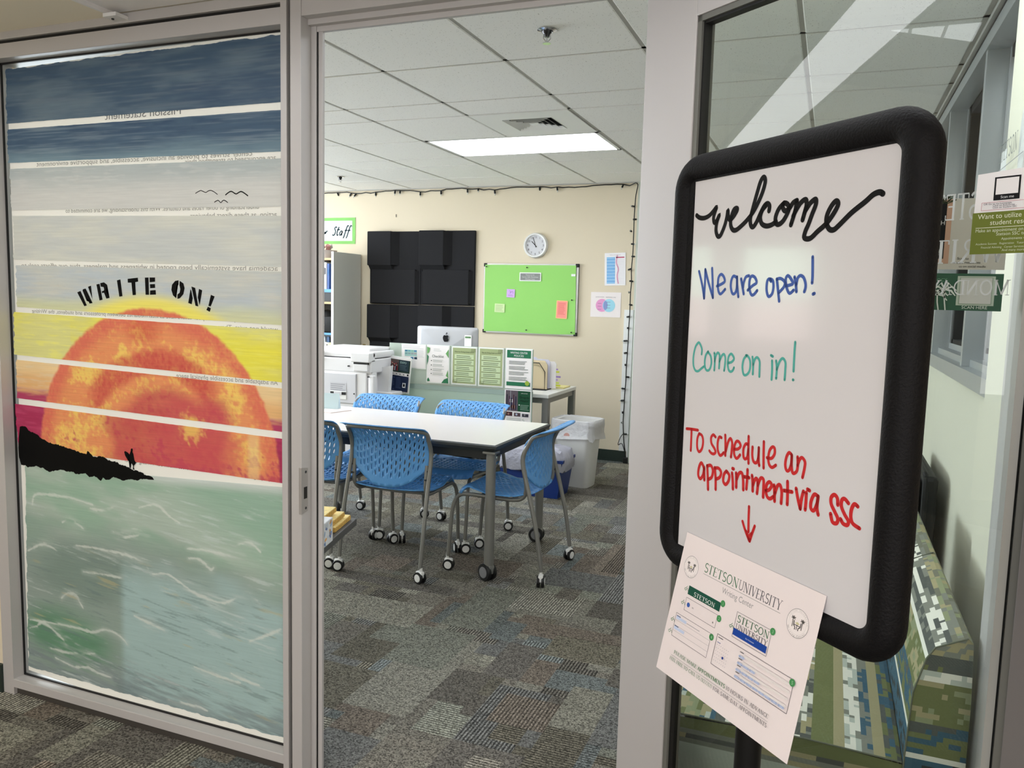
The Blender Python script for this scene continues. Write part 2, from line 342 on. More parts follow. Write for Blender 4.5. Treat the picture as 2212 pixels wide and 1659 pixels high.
# ---- carpet: a woven mosaic of rectangles in colour, ribs and tufts
def carpet():
    cs = .0508; x0, x1, y0, y1 = -7.0, 3.0, -3.0, 7.0; nx, ny = int((x1-x0)/cs)+1, int((y1-y0)/cs)+1
    rg = np.random.RandomState(5)
    pal = lin([(110, 106, 97), (96, 97, 96), (86, 82, 70), (118, 116, 106), (103, 93, 83), (93, 100, 100), (126, 124, 112), (80, 76, 70), (107, 109, 99), (91, 87, 82)])
    C = np.zeros((ny, nx, 3)); C[:] = pal[0]; Rb = np.zeros((ny, nx, 2))
    for k in range(5200):
        w, l = rg.choice([2, 3, 4, 5]), rg.choice([4, 6, 8, 10, 13])
        if rg.rand() < .5: w, l = l, w
        i, j = rg.randint(-4, ny), rg.randint(-4, nx); c = pal[rg.randint(len(pal))]*rg.uniform(.9, 1.1); c = c*.72+pal.mean(0)*.28; q = rg.rand()
        sl = (slice(max(i, 0), i+w), slice(max(j, 0), j+l))
        if i+w <= 0 or j+l <= 0: continue
        if q < .46:
            C[sl] = c*1.35 if rg.rand() < .5 else c; Rb[sl] = (1, 0) if rg.rand() < .45 else (0, 1); Rb[sl] = Rb[sl]*rg.uniform(.6, 1.1)
        else: C[sl] = c; Rb[sl] = 0
    xs = x0+cs*np.arange(nx+1); ys = y0+cs*np.arange(ny+1); X, Y = np.meshgrid(xs, ys)
    V = np.stack([X, Y, np.zeros_like(X)], -1).reshape(-1, 3); idx = np.arange((nx+1)*(ny+1)).reshape(ny+1, nx+1)
    q = np.stack([idx[:-1, :-1], idx[:-1, 1:], idx[1:, 1:], idx[1:, :-1]], -1).reshape(-1, 4)
    me = bpy.data.meshes.new('floor'); me.from_pydata(V.tolist(), [], q.tolist())
    a = me.color_attributes.new('Col', 'FLOAT_COLOR', 'CORNER'); buf = np.ones((ny*nx, 4, 4)); buf[:, :, :3] = C.reshape(-1, 1, 3); a.data.foreach_set('color', buf.ravel().astype(np.float32))
    a = me.color_attributes.new('Rib', 'FLOAT_COLOR', 'CORNER'); buf = np.ones((ny*nx, 4, 4)); buf[:, :, :2] = Rb.reshape(-1, 1, 2); a.data.foreach_set('color', buf.ravel().astype(np.float32))
    m = mat('carpet', (110, 110, 100), .95, spec=.1, attr='Col'); nt = m.node_tree; N, L = nt.nodes, nt.links; b = N['Principled BSDF']
    tc = N.new('ShaderNodeTexCoord'); src = N['Attribute'].outputs['Color'] if 'Attribute' in N else None
    v = N.new('ShaderNodeTexVoronoi'); v.inputs['Scale'].default_value = 210; L.new(tc.outputs['Object'], v.inputs['Vector'])
    sp = N.new('ShaderNodeSeparateColor'); L.new(v.outputs['Color'], sp.inputs[0])
    r1 = N.new('ShaderNodeMapRange'); r1.inputs[1].default_value = 0; r1.inputs[2].default_value = 1; r1.inputs[3].default_value = .35; r1.inputs[4].default_value = 1.75; L.new(sp.outputs[0], r1.inputs[0])
    rb = N.new('ShaderNodeAttribute'); rb.attribute_name = 'Rib'; rs = N.new('ShaderNodeSeparateColor'); L.new(rb.outputs['Color'], rs.inputs[0])
    sx = N.new('ShaderNodeSeparateXYZ'); L.new(tc.outputs['Object'], sx.inputs[0])
    nz = N.new('ShaderNodeTexNoise'); nz.inputs['Scale'].default_value = 160; L.new(tc.outputs['Object'], nz.inputs['Vector'])
    def wave(sock, amt):
        a1 = N.new('ShaderNodeMath'); a1.operation = 'MULTIPLY_ADD'; L.new(sock, a1.inputs[0]); a1.inputs[1].default_value = 2*math.pi/.0127
        n1 = N.new('ShaderNodeMath'); n1.operation = 'MULTIPLY'; L.new(nz.outputs[0], n1.inputs[0]); n1.inputs[1].default_value = 3.2; L.new(n1.outputs[0], a1.inputs[2])
        s = N.new('ShaderNodeMath'); s.operation = 'SINE'; L.new(a1.outputs[0], s.inputs[0])
        g = N.new('ShaderNodeMath'); g.operation = 'MULTIPLY'; L.new(s.outputs[0], g.inputs[0]); L.new(amt, g.inputs[1])
        g2 = N.new('ShaderNodeMath'); g2.operation = 'MULTIPLY_ADD'; L.new(g.outputs[0], g2.inputs[0]); g2.inputs[1].default_value = .72; g2.inputs[2].default_value = 1; return g2.outputs[0]
    w1, w2 = wave(sx.outputs[1], rs.outputs[0]), wave(sx.outputs[0], rs.outputs[1])
    mm = N.new('ShaderNodeMath'); mm.operation = 'MULTIPLY'; L.new(w1, mm.inputs[0]); L.new(w2, mm.inputs[1])
    m2 = N.new('ShaderNodeMath'); m2.operation = 'MULTIPLY'; L.new(mm.outputs[0], m2.inputs[0]); L.new(r1.outputs[0], m2.inputs[1])
    vm = N.new('ShaderNodeVectorMath'); vm.operation = 'SCALE'; L.new(src, vm.inputs[0]); L.new(m2.outputs[0], vm.inputs['Scale']); L.new(vm.outputs[0], b.inputs['Base Color'])
    bn = N.new('ShaderNodeBump'); bn.inputs['Strength'].default_value = .6; bn.inputs['Distance'].default_value = .003; L.new(m2.outputs[0], bn.inputs['Height']); L.new(bn.outputs[0], b.inputs['Normal'])
    me.materials.append(m); me.update(); o = obj('floor', me); o['kind'] = 'structure'
carpet()
# ---- walls
struct('wall_back', B().box(-7, 2.2, YW, YW+.1, 0, CZ+.1), CREAM)
struct('wall_left', B().box(-7.1, -7, 1.9, YW+.1, 0, .85).box(-7.1, -7, 1.9, YW+.1, 2.25, CZ+.1).box(-7.1, -7, 1.9, 2.4, .85, 2.25).box(-7.1, -7, 6.5, YW+.1, .85, 2.25), CREAM)
w5 = struct('window_5', B().box(-7.08, -6.98, 2.4, 6.5, .82, .85).box(-7.08, -7.0, 3.74, 3.79, .85, 2.25).box(-7.08, -7.0, 5.1, 5.15, .85, 2.25), ALU)
obj('pane', B().box(-7.07, -7.06, 2.4, 6.5, .85, 2.25), mat('daylight_room', (0, 0, 0), emit=((226, 236, 246), 8.5)), w5)  # glowing pane of an unseen window, added to light the room ceiling
wr = struct('wall_right', B().box(XR, XR+.13, 2.0, YW, 0, 1.151).box(XR, XR+.13, 2.0, YW, 2.40, CZ+.1).box(XR-.03, XR+.13, 1.95, 2.75, 0, CZ+.1), CREAM2)
struct('wall_hall_left', B().box(-4.6, -4.5, -3, YF+.1, 0, 1.2).box(-4.6, -4.5, -3, YF+.1, 1.80, HZ+.2).box(-4.6, -4.5, -3, .93, 1.2, 1.8).box(-4.6, -4.5, 1.40, 1.58, 1.2, 1.8).box(-4.6, -4.5, 1.74, YF+.1, 1.2, 1.8), CREAM)
struct('wall_hall_back', B().box(-4.6, 3, -3.1, -3, 0, .8).box(-4.6, 3, -3.1, -3, 2.05, HZ+.2).box(-4.6, -2.6, -3.1, -3, .8, 2.05).box(2.6, 3, -3.1, -3, .8, 2.05), CREAM)
w6 = struct('window_fill_hall', B().box(-2.6, 2.6, -3.08, -2.98, .77, .8).box(-.9, -.85, -3.08, -3, .8, 2.05).box(.85, .9, -3.08, -3, .8, 2.05), ALU)
obj('pane', B().box(-2.6, 2.6, -3.07, -3.06, .8, 2.05), mat('daylight_hall', (0, 0, 0), emit=((250, 246, 246), 2.4)), w6)  # unseen glowing window added behind the viewer to light the hall evenly
struct('wall_hall_right', B().box(3, 3.1, -3, YF+.1, 0, HZ+.2), CREAM)
struct('wall_front_left', B().box(-7, -2.625, YF+.004, 2.0, 0, 3.0), CREAM)
struct('wall_front_right', B().box(.62, 3, YF, 2.0, 0, 3.0), CREAM)
struct('baseboard_back', B().box(-7, -1.635, YW-.012, YW, 0, .098).box(-7, -1.635, YW-.017, YW-.012, 0, .012), GREENB)
struct('baseboard_hall', B().box(-4.5, -2.625, YF-.009, YF+.004, 0, .1), GREENB)
struct('trim_1', B().box(-1.695, -1.622, YW-.02, YW, .1, 1.352).box(-1.622, -1.61, YW-.03, YW, .05, 1.352), mat('trim_white', (228, 230, 228), .4))
struct('trim_2', B().box(-1.612, -1.585, YW-.035, YW, 1.352, CZ).box(-1.60, -1.57, YW-.05, YW, 0, 1.352), mat('trim_pale', (206, 212, 202), .5))
# ---- window for the hall's far left end (daylight)
w3 = struct('window_3', B().box(-4.60, -4.49, .93, .95, 1.2, 1.8).box(-4.60, -4.49, 1.38, 1.40, 1.2, 1.8).box(-4.60, -4.49, .95, 1.38, 1.452, 1.468).box(-4.60, -4.49, 1.58, 1.595, 1.2, 1.8), ALU)
obj('pane', B().box(-4.58, -4.57, .95, 1.38, 1.468, 1.8).box(-4.58, -4.57, 1.595, 1.74, 1.47, 1.8), mat('daylight_green', (0, 0, 0), emit=((214, 250, 222), 2.6)), w3)
obj('pane', B().box(-4.58, -4.57, .95, 1.38, 1.2, 1.452).box(-4.58, -4.57, 1.595, 1.74, 1.2, 1.47), mat('daylight_pink', (0, 0, 0), emit=((250, 222, 214), 1.7)), w3)
# ---- room ceiling: plenum, T bars, tiles as parts
ceil = struct('ceiling', B().box(-7, 2.2, 2.0, YW+.1, CZ+.02, CZ+.1), GRID)
GX = [-.171-.61*k for k in range(-1, 12)]; GX = sorted([g for g in GX if g < .45])
GY = [2.0, 2.14, 2.745, 3.35, 3.96, 4.265, 4.875, 5.495, 5.815, 6.42, YW]
bars = B()
LAMPS = ((-.171, 2.4425), (-2.003, 5.185), (-4.45, 5.185), (-4.45, 3.05))
for gx in GX:
    cuts = sorted((ly-.30, ly+.30) for lx, ly in LAMPS if abs(gx-lx) < .3); y_ = 2.0
    for a, c in cuts: bars.box(gx-.012, gx+.012, y_, a, CZ+.004, CZ+.02); y_ = c
    bars.box(gx-.012, gx+.012, y_, YW, CZ+.004, CZ+.02)
for gy in GY[1:-1]: bars.box(-7, XR, gy-.012, gy+.012, CZ+.004, CZ+.02)
bars.box(XR-.02, XR, 2.0, YW, CZ-.012, CZ+.01).box(-7, -1.6, YW-.02, YW, CZ-.008, CZ+.01)
obj('grid_bar', bars, GRID, ceil, kind='stuff')
ex = [-7.0]+GX+[XR]; tm = {}
def skip(xm, ym):
    for (lx, ly) in ((-.17, 2.44), (-2.0, 5.18), (-4.45, 5.18), (-4.45, 3.05)):
        if abs(xm-lx) < .62 and abs(ym-ly) < .3: return True
    return abs(xm+1.70) < .2 and abs(ym-4.57) < .2
for i in range(len(ex)-1):
    for j in range(len(GY)-1):
        xm, ym = (ex[i]+ex[i+1])/2, (GY[j]+GY[j+1])/2; w_, d_ = ex[i+1]-ex[i]-.018, GY[j+1]-GY[j]-.018
        if w_ < .02 or skip(xm, ym): continue
        key = (round(w_, 3), round(d_, 3))
        if key not in tm: tm[key] = B().prism([(-w_/2, .012), (-w_/2, .003), (-w_/2+.004, 0), (w_/2-.004, 0), (w_/2, .003), (w_/2, .012)], 'y', -d_/2, d_/2).mesh('tile', TILE)
        o = obj('tile', tm[key], parent=ceil); o.location = (xm, ym, CZ)
# ---- room luminaires
def panel(cx, cy, L, w=1.19, d=.595, label=None, name='ceiling_light', z=CZ, e=(243, 248, 255), grp=None):
    t = thing(name, label, 'ceiling light', (cx, cy, z), 0, grp)
    obj('diffuser', B().box(-w/2+.02, w/2-.02, -d/2+.02, d/2-.02, .006, .012), mat('diffuser_%g' % L, (0, 0, 0), emit=(e, L)), t)
    f = B()
    for a in ((-w/2, -w/2+.022, -d/2, d/2), (w/2-.022, w/2, -d/2, d/2), (-w/2, w/2, -d/2, -d/2+.022), (-w/2, w/2, d/2-.022, d/2)): f.box(*a, 0, .014)
    obj('frame', f, WHITE2, t)
    return t
panel(-2.003, 5.185, L_ROOM, label='bright rectangular ceiling light panel between the air vent and the string lights')
panel(-4.45, 5.185, L_ROOM, label='ceiling light panel beyond the left door post, towards the bookshelf')
panel(-.171, 2.4425, L_ROOM*.5, label='unseen ceiling panel added to light the patterned seats and right wall')  # added out of view to brighten the right wall and seats
panel(-4.45, 3.05, L_ROOM, label='unseen ceiling panel added over the front left of the room')  # extra panel out of view, added for the room's light level
# ---- hall ceiling and its linear light
struct('ceiling_hall', B().box(-2.02, 3, -3, YF, HZ, HZ+.05).box(-2.03, -2.02, -3, YF, HZ-.012, HZ+.04), mat('hall_tile', (240, 238, 236), .9, bump=(400, .3, .001)))
struct('ceiling_soffit', B().box(-4.6, -2.03, -3, YF+.01, HZ-.008, HZ+.1), mat('soffit_paint', (240, 232, 212), .8))
cl = thing('corner_clip', 'small white metal clip at the corner of the hall ceiling above the painted window', 'clip', (-2.02, YF-.045, HZ-.02))
obj('plate', B().box(-.005, .045, 0, .045, -.005, .005), WHITE, cl); obj('screw', B().lathe([(.004, -.008), (.004, 0)], (.012, .02, 0), 8), DARK, cl)
hl = thing('linear_light', 'long narrow ribbed hall light running parallel to the glass partition', 'ceiling light', (-1.5, 1.25, HZ-.046))
lh = B()
for k in range(42): lh.box(-1.85+.0875*k+.005, -1.85+.0875*(k+1)-.005, -.095, .095, -.004, 0)
obj('lens', lh, mat('lens_light', (0, 0, 0), emit=((246, 248, 250), L_HALL)), hl, kind='stuff')
obj('housing', B().box(-1.88, 1.85, -.11, -.098, -.006, .032).box(-1.88, 1.85, .098, .11, -.006, .032).box(-1.88, 1.85, -.1, .1, .004, .032), mat('housing_grey', (120, 120, 118), .6), hl)
for (a, b_, q) in ((-2.4, -.9, 'far left'), (-.6, -1.5, 'middle'), (1.6, -.9, 'right')):
    panel(a, b_, 7.6, label='unseen hall panel added for fill light behind the viewer, %s of the row' % q, name='hall_fill_light', z=HZ-.016, e=(250, 244, 238))  # unseen panels added to raise the light in the hall
# ================================================================== GLAZED PARTITION
w1 = struct('window_1', B().box(-2.625, -2.575, YF, 1.94, 0, 2.215), ALU)
def bar(name, b, parent, m=ALU, label=None): return obj(name, b, m, parent, label=label)
bar('head_rail', B().bbox(-2.58, -1.433, YF, 2.0, 2.142, 2.187, .002).bbox(-2.58, -1.433, YF, 2.0, 2.199, 2.228, .002).box(-2.58, -1.433, YF+.03, 2.0, 2.187, 2.2), w1)
bar('head_groove', B().box(-2.58, -1.433, YF+.012, YF+.029, 2.187, 2.199), w1, BLK)
bar('bottom_rail', B().bbox(-2.577, -1.433, YF, 2.0, .026, .056, .002), w1)
bar('kick_plate', B().box(-2.575, -1.40, YF+.012, 1.99, 0, .026), w1, mat('kick_dark', (70, 66, 62), .6, .2))
bar('stile', B().bbox(-1.434, -1.414, YF, 1.92, 0, 2.228, .0015), w1)
bar('gasket', B().box(-2.575, -2.571, YG-.006, YG, .056, 2.142).box(-1.437, -1.434, YG-.006, YG, .056, 2.142).box(-2.575, -1.434, YG-.006, YG, .056, .061).box(-2.575, -1.434, YG-.006, YG, 2.137, 2.142), w1, BLK)
bar('pane', B().add([(-2.575, YG+.006, .056), (-1.434, YG+.006, .056), (-1.434, YG+.006, 2.142), (-2.575, YG+.006, 2.142)], [(0, 1, 2, 3)]), w1, GLS)
# ---- doorway
d1 = struct('door_1', B().bbox(-1.402, -1.367, YF, 1.92, 0, 2.228, .0015), ALU)
bar('jamb_groove', B().box(-1.414, -1.402, YF+.014, 1.915, 0, 2.228), d1, BLK)
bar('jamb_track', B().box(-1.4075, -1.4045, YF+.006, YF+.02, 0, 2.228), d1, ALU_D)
bar('jamb_reveal', B().bbox(-1.367, -1.350, YF+.045, 1.918, 0, 2.15, .001), d1, ALU)
bar('jamb_seal', B().box(-1.350, -1.347, YF+.049, 1.917, 0, 2.14), d1, BLK)
bar('jamb_stop', B().bbox(-1.347, -1.333, YF+.051, 1.921, 0, 2.138, .001), d1, ALU)
bar('header', B().bbox(-1.367, -.38, YF+.002, 1.92, 2.157, 2.6, .0015), d1, ALU)
bar('header_stop', B().bbox(-1.367, -.40, YF+.030, 1.918, 2.142, 2.16, .001).bbox(-1.35, -.40, YF+.048, 1.921, 2.128, 2.143, .001), d1, ALU)
bar('closer_screw', B().lathe([(.012, YF-.004), (.012, YF+.003)], (-.86, 0, 2.2), 12, 'y'), d1, DARK)
bar('jamb', B().bbox(-.43, -.40, YF+.02, 1.92, 0, 2.2, .001), d1, ALU)
struct('wall_over_partition', B().box(-7, .62, 1.90, 2.02, 2.228, 2.6), CREAM)
# strike plate: a bent plate with bolt hole and two screws
sp = obj('strike_plate', B().bbox(-1.3745, -1.3665, YF-.0025, YF, .795, .93, .001).prism([(YF-.002, .795), (YF+.028, .80), (YF+.028, .925), (YF-.002, .93)], 'x', -1.367, -1.3655), mat('strike_metal', (168, 164, 160), .4, .4), d1)
obj('bolt_hole', B().box(-1.3656, -1.3650, YF+.009, YF+.024, .838, .872), BLK, sp)
for z in (.81, .915): obj('screw', B().lathe([(.004, -1.3656), (.004, -1.3648)], (0, YF+.018, z), 12, 'x'), DARK, sp)
# ---- fixed sidelight right of the doorway
w2 = struct('window_2', B().bbox(-.40, -.36, YF+.02, 2.0, 0, 2.2, .001).box(.352, .368, YF+.012, 2.0, 0, 2.2).box(-.36, .352, YF+.02, 2.0, 0, .06).box(-.36, .352, YF+.02, 2.0, 2.17, 2.228), ALU)
bar('mullion', B().box(.372, .45, YF+.002, 2.0, 0, 2.228), w2, mat('mullion_grey', (140, 136, 134), .45, .3))
bar('gasket', B().box(.368, .372, YF+.014, 1.98, 0, 2.2), w2, BLK)
bar('pane', B().add([(-.36, YG+.02, .06), (.352, YG+.02, .06), (.352, YG+.02, 2.17), (-.36, YG+.02, 2.17)], [(0, 1, 2, 3)]), w2, GLS)
# ---- open glazed door leaf, swung out past the sidelight
PH = math.radians(37); P0 = Vector((-.425, 1.84, 0)); DU = np.array([math.cos(PH), -math.sin(PH), 0]); DN = np.array([-math.sin(PH), -math.cos(PH), 0])
def ond(px, py, dep=0.0):
    r = ray(px, py); X = EYE+r*((np.array(P0)-DN*dep-EYE).dot(DN)/r.dot(DN)); q = X-np.array(P0); return q.dot(DU), q[2]
dl = bpy.data.objects.new('door_2', None); COL.objects.link(dl); dl['kind'] = 'structure'; dl.location = P0; dl.rotation_euler = (0, 0, -PH); dl['label'] = 'open glazed metal door leaf with broad grey stiles'
DT, SW, DW = .045, .158, 1.0
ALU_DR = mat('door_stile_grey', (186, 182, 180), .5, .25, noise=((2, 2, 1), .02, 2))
obj('stile', B().bbox(0, SW, 0, DT, .01, 2.13, .002), ALU_DR, dl); obj('stile', B().bbox(.872, DW, 0, DT, .01, 2.13, .002), mat('door_stile_dark', (120, 116, 114), .5, .25), dl)  # shade on the leading stile is put into its darker grey
obj('top_rail', B().bbox(SW, .872, 0, DT, 2.012, 2.13, .002), ALU_DR, dl); obj('bottom_rail', B().bbox(SW, .872, 0, DT, .01, .2, .002), ALU_DR, dl)
gs = B()
for (a, b_, c_, d_) in ((SW, SW+.012, .2, 2.012), (.86, .872, .2, 2.012)): gs.box(a, b_, .004, DT-.004, c_, d_)
gs.box(SW, .872, .004, DT-.004, 2.0, 2.012).box(SW, .872, .004, DT-.004, .2, .212)
obj('glazing_bead', gs, mat('bead_grey', (112, 112, 106), .5, .3), dl)
obj('gasket', B().box(SW+.012, SW+.016, .01, .03, .212, 2.0).box(.857, .86, .01, .03, .212, 2.0).box(SW, .86, .01, .03, 1.995, 2.0), BLK, dl)
obj('pane', B().add([(SW+.012, .02, .212), (.86, .02, .212), (.86, .02, 2.0), (SW+.012, .02, 2.0)], [(0, 1, 2, 3)]), GLSD, dl)
obj('hinge', B().lathe([(.012, .25), (.012, .36)], (-.004, DT/2, 0), 12).lathe([(.012, 1.75), (.012, 1.86)], (-.004, DT/2, 0), 12), ALU_D, dl)
# ---- windows along the right wall
w4 = struct('window_4', B().box(XR-.012, XR+.03, 2.75, YW, 1.151, 1.208).box(XR+.03, XR+.075, 2.75, YW, 1.19, 1.235).box(XR+.075, XR+.13, 2.75, YW, 1.235, 1.262), mat('window_silver', (178, 182, 184), .35, .45))
for k, yp in enumerate((2.78, 3.5, 4.5, 5.5, 6.5)):
    bar('post', B().bbox(XR+.002, XR+.075, yp, yp+.035, 1.208, 2.40, .001).box(XR+.075, XR+.13, yp-.03, yp+.06, 1.262, 2.40), w4, mat('window_silver'))
    bar('sash', B().box(XR+.078, XR+.118, yp+.06, yp+.10, 1.262, 2.38).box(XR+.078, XR+.118, yp+.1, yp+.94, 1.262, 1.282).box(XR+.078, XR+.118, yp+.1, yp+.94, 2.34, 2.38).box(XR+.078, XR+.118, yp+.90, yp+.94, 1.262, 2.38), w4, BLK)
    bar('pane', B().add([(XR+.1, yp+.1, 1.28), (XR+.1, yp+.92, 1.28), (XR+.1, yp+.92, 2.34), (XR+.1, yp+.1, 2.34)], [(0, 1, 2, 3)]), w4, GLSW)
bar('head_rail', B().box(XR-.004, XR+.075, 2.75, YW, 2.38, 2.43), w4, mat('window_silver'))
bar('head_gasket', B().box(XR-.006, XR, 2.75, YW, 2.43, 2.438), w4, BLK)
# ---- the corridor beyond those windows
struct('wall_corridor', B().box(2.2, 2.3, 2.0, YW+.1, 0, CZ+.1), mat('corridor_paint', (196, 190, 172), .8))
struct('ceiling_corridor', B().box(.6, 2.2, 2.0, YW+.1, CZ+.1, CZ+.14), WHITE2)
panel(1.4, 4.6, L_FAR, label='ceiling light added to brighten the corridor beyond the right wall windows', name='corridor_fill_light', z=CZ+.08)  # panel added to illuminate the corridor
rb = thing('notice_board', 'pink and black notice board on the corridor wall beyond the right windows', 'board', (2.19, 4.6, 1.3))
obj('panel', B().bbox(-.015, 0, -.6, .6, .0, .45, .004), mat('notice_pink', (214, 160, 156), .7), rb); obj('frame', B().box(-.02, 0, -.63, .63, -.03, 0).box(-.02, 0, -.63, .63, .45, .48), BLK, rb)
# ================================================================== WINDOW MURAL (painted strips on the left pane)
YM = YG-.002
mu = thing('window_mural', 'sunrise and sea mural painted in strips on the tall left window pane', 'mural', (-2.0, YM, 1.1))
OFF = np.array([2.0, -YM, -1.1])
def mp(px, py, dy=0.0): return ony(px, py, YM-dy)+OFF
PAINT = mat('brushed_paint', (255, 255, 255), .6, attr='Col', noise=((7, 7, 190), .055, 4), bump=(90, .2, .002), thick=.18)
VINYL = mat('translucent_vinyl', (240, 239, 230), .5, thick=.15)
sheet = B().add([mp(14, 150, -.0012), mp(612, 66, -.0012), mp(622, 1640, -.0012), mp(62, 1447, -.0012)], [(0, 1, 2, 3)])
obj('vinyl_sheet', sheet, VINYL, mu, label='off-white translucent sheet behind the paint')
def mt(px, py, t, w, h, c=(148, 148, 140)):
    sk = Ink(OFF+np.array([0, YM+.0004, 0]), X_, Z_, NY, .00005); q = ony(px, py, YM); sk.text(t, q[0], q[2], h, c, 'l', maxw=-w, mirror=True); o = sk.done('printed_line', mu); o['kind'] = 'stuff'
def pw(a, b_): return abs(ony(a, 400, YM)[0]-ony(b_, 400, YM)[0])
mt(392, 246, 'Mission Statement', pw(228, 392), .022, (120, 122, 120))
mt(596, 345, 'are encouraged to strengthen their', pw(400, 596), .015); mt(545, 336, 'center strives to provide an inclusive, accessible, and supportive environment', pw(80, 545), .015)
mt(598, 468, 'action, as these direct behaviors', pw(410, 598), .015); mt(560, 451, 'understanding of other races and cultures. With this understanding, we are committed to', pw(140, 560), .014)
mt(600, 585, 'academia have systemically been rooted in whiteness and maleness, thus our efforts seek to', pw(40, 600), .015)
mt(600, 698, 'Without the unique role that peer tutors have as intermediaries between professors and students, the Writing', pw(60, 600), .013); mt(600, 716, 'would not exist. They', pw(470, 600), .013)
mt(600, 832, 'An adaptable and accessible physical space', pw(375, 600), .014)
mt(598, 1040, 'Employing a diverse staff of tutors and voices within our Writing Center', pw(255, 598), .013, (130, 130, 124))
SUN = (-1.964, .873, .488)
def L3(c): return lin(c)
def mixc(a, b_, t): t = np.clip(t, 0, 1)[..., None]; return a*(1-t)+b_*t
def ss(x, a, b_): t = np.clip((x-a)/(b_-a), 0, 1); return t*t*(3-2*t)
def sunpaint(C, X, Z):
    dx, dz = X-SUN[0], Z-SUN[1]; r = np.hypot(dx, dz)/SUN[2]+.02*(fbm(X*60, Z*60, 3)-.5)
    n1, n2, n3 = fbm(X*14, Z*14, 11), fbm(X*70+Z*40, Z*70-X*25, 12), fbm(X*160, Z*110, 17)
    s = mixc(np.broadcast_to(L3((240, 158, 104)), C.shape), L3((250, 212, 112)), ss(n1*.55+n2*.45, .42, .62))
    s = mixc(s, L3((238, 128, 88)), ss(n3*.6+n2*.4, .55, .75)*.6)
    s = mixc(s, L3((228, 112, 94)), ss(r, .84, .95)*(.55+.45*n3))                                            # coral rim
    up = ss(dz, -.02, .1)
    s = mixc(s, L3((208, 74, 74)), ss(.115-np.abs(r-.66-.03*np.sin(dx*9)), .0, .07)*up*ss(.62-np.abs(dx/SUN[2]+.0), 0, .2)*(dz > .28*SUN[2])*(.5+.5*n3))  # inner arc
    s = mixc(s, L3((214, 82, 70)), ss(.10-np.hypot(dx+.03, (dz-.42)*1.6), 0, .08)*.9*(.4+.6*n3))
    low = ss(.30-np.hypot(dx-.07, (dz-.05)*1.35)+.16*(n1-.5), -.02, .10)
    s = mixc(s, L3((200, 62, 84)), low*(.65+.35*n2))
    s = mixc(s, L3((210, 84, 98)), ss(-.02-dz+.10*(n1-.5), 0, .05)*ss(n1*.5+n2*.5, .36, .56)*.85)
    s = mixc(s, L3((214, 92, 96)), ss(.20-np.hypot(dx-.17, dz-.06)+.14*(n1-.5), 0, .08)*.7*(.6+.4*n2))
    s = mixc(s, L3((206, 78, 96)), ss(n1*.6+n2*.4+.35*ss(-dz, -.08, .05)*ss(dx, -.3, .2), .60, .76)*ss(.30-np.abs(dz+.05), 0, .2)*.9)
    s = mixc(s, L3((246, 196, 110)), ss(.055-np.hypot((dx-.02)*.5, dz+.10)+.06*(n2-.5), 0, .04)*.8)
    s = mixc(s, L3((250, 214, 110)), ss(.06-np.hypot((dx-.16), (dz-.13)*1.1)+.07*(n2-.5), 0, .04)*.75)
    s = mixc(s, L3((244, 214, 150)), ss(.03-np.abs(dx-.395), 0, .02)*ss(dz, -.1, .02)*ss(.16-dz, 0, .05)*.6)
    return mixc(C, s, ss(1.0-r, -.012, .012))
HALO = (250, 238, 110)
def strip_color(k, X, Z, v):
    """v: 0 top .. 1 bottom of the strip"""
    n, n2, n3 = fbm(X*5, Z*22, k), fbm(X*16, Z*130, 30+k), fbm(X*3, Z*7, 60+k); bc = lambda c: np.broadcast_to(L3(c), X.shape+(3,))
    if k == 0: C = mixc(bc((66, 92, 116)), L3((104, 124, 138)), ss(n*.6+n3*.4, .38, .72)); n4 = fbm(X*5, Z*210, 77); C = mixc(C, L3((44, 74, 106)), ss(n3*.6+n4*.4, .48, .68)*.7); C = mixc(C, L3((128, 142, 150)), ss(n4, .52, .80)*.4)
    elif k == 1: C = mixc(bc((70, 96, 120)), L3((124, 150, 162)), ss(v+.5*(n-.5), .45, 1.05)); C = mixc(C, L3((48, 76, 106)), ss(n2*.5+n*.5, .52, .7)*.7*(1-v)); C = mixc(C, L3((150, 166, 174)), ss(fbm(X*5, Z*210, 78), .52, .8)*.4)
    elif k == 2: C = mixc(bc((186, 195, 194)), L3((216, 217, 212)), ss(v+.25*(n-.5), .05, .7)); C = mixc(C, L3((224, 224, 219)), ss(n2, .55, .75)*.3)
    elif k == 3: C = mixc(bc((206, 211, 208)), L3((218, 220, 210)), ss(n, .3, .7)); C = mixc(C, L3((202, 208, 208)), ss(n2*.5+n3*.5, .5, .7)*.3)
    elif k == 4:
        C = mixc(bc((206, 210, 204)), L3((196, 206, 210)), ss(n3*.5+n*.5, .4, .65)); C = mixc(C, L3((224, 220, 204)), ss(n2, .5, .75)*.3)
        C = mixc(C, L3((222, 224, 168)), ss(v+.2*(n-.5), .6, 1.0)*.8)
        C = mixc(C, L3(HALO), ss(1.13-np.hypot((X-SUN[0])*.92, Z-SUN[1])/SUN[2], 0, .10)*.95)
    elif k == 5: C = mixc(bc((242, 234, 84)), L3((228, 226, 148)), ss(n*.5+n3*.5+.3*(X < -2.3)*v, .45, .75)); C = mixc(C, L3((248, 244, 120)), ss(n2, .5, .75)*.5)
    elif k == 6:
        C = mixc(bc((244, 214, 160)), L3((236, 190, 130)), ss(v+.3*(n-.5), .1, .5)); C = mixc(C, L3((238, 220, 190)), ss(n2, .5, .8)*.5)
        C = mixc(C, L3((186, 66, 104)), ss(v+.25*(n2-.5)+.1*(n-.5), .66, .92))
    else: C = mixc(bc((178, 48, 92)), L3((196, 70, 110)), ss(n2*.6+n*.4, .4, .7))
    if k >= 4: C = sunpaint(C, X, Z)
    return C
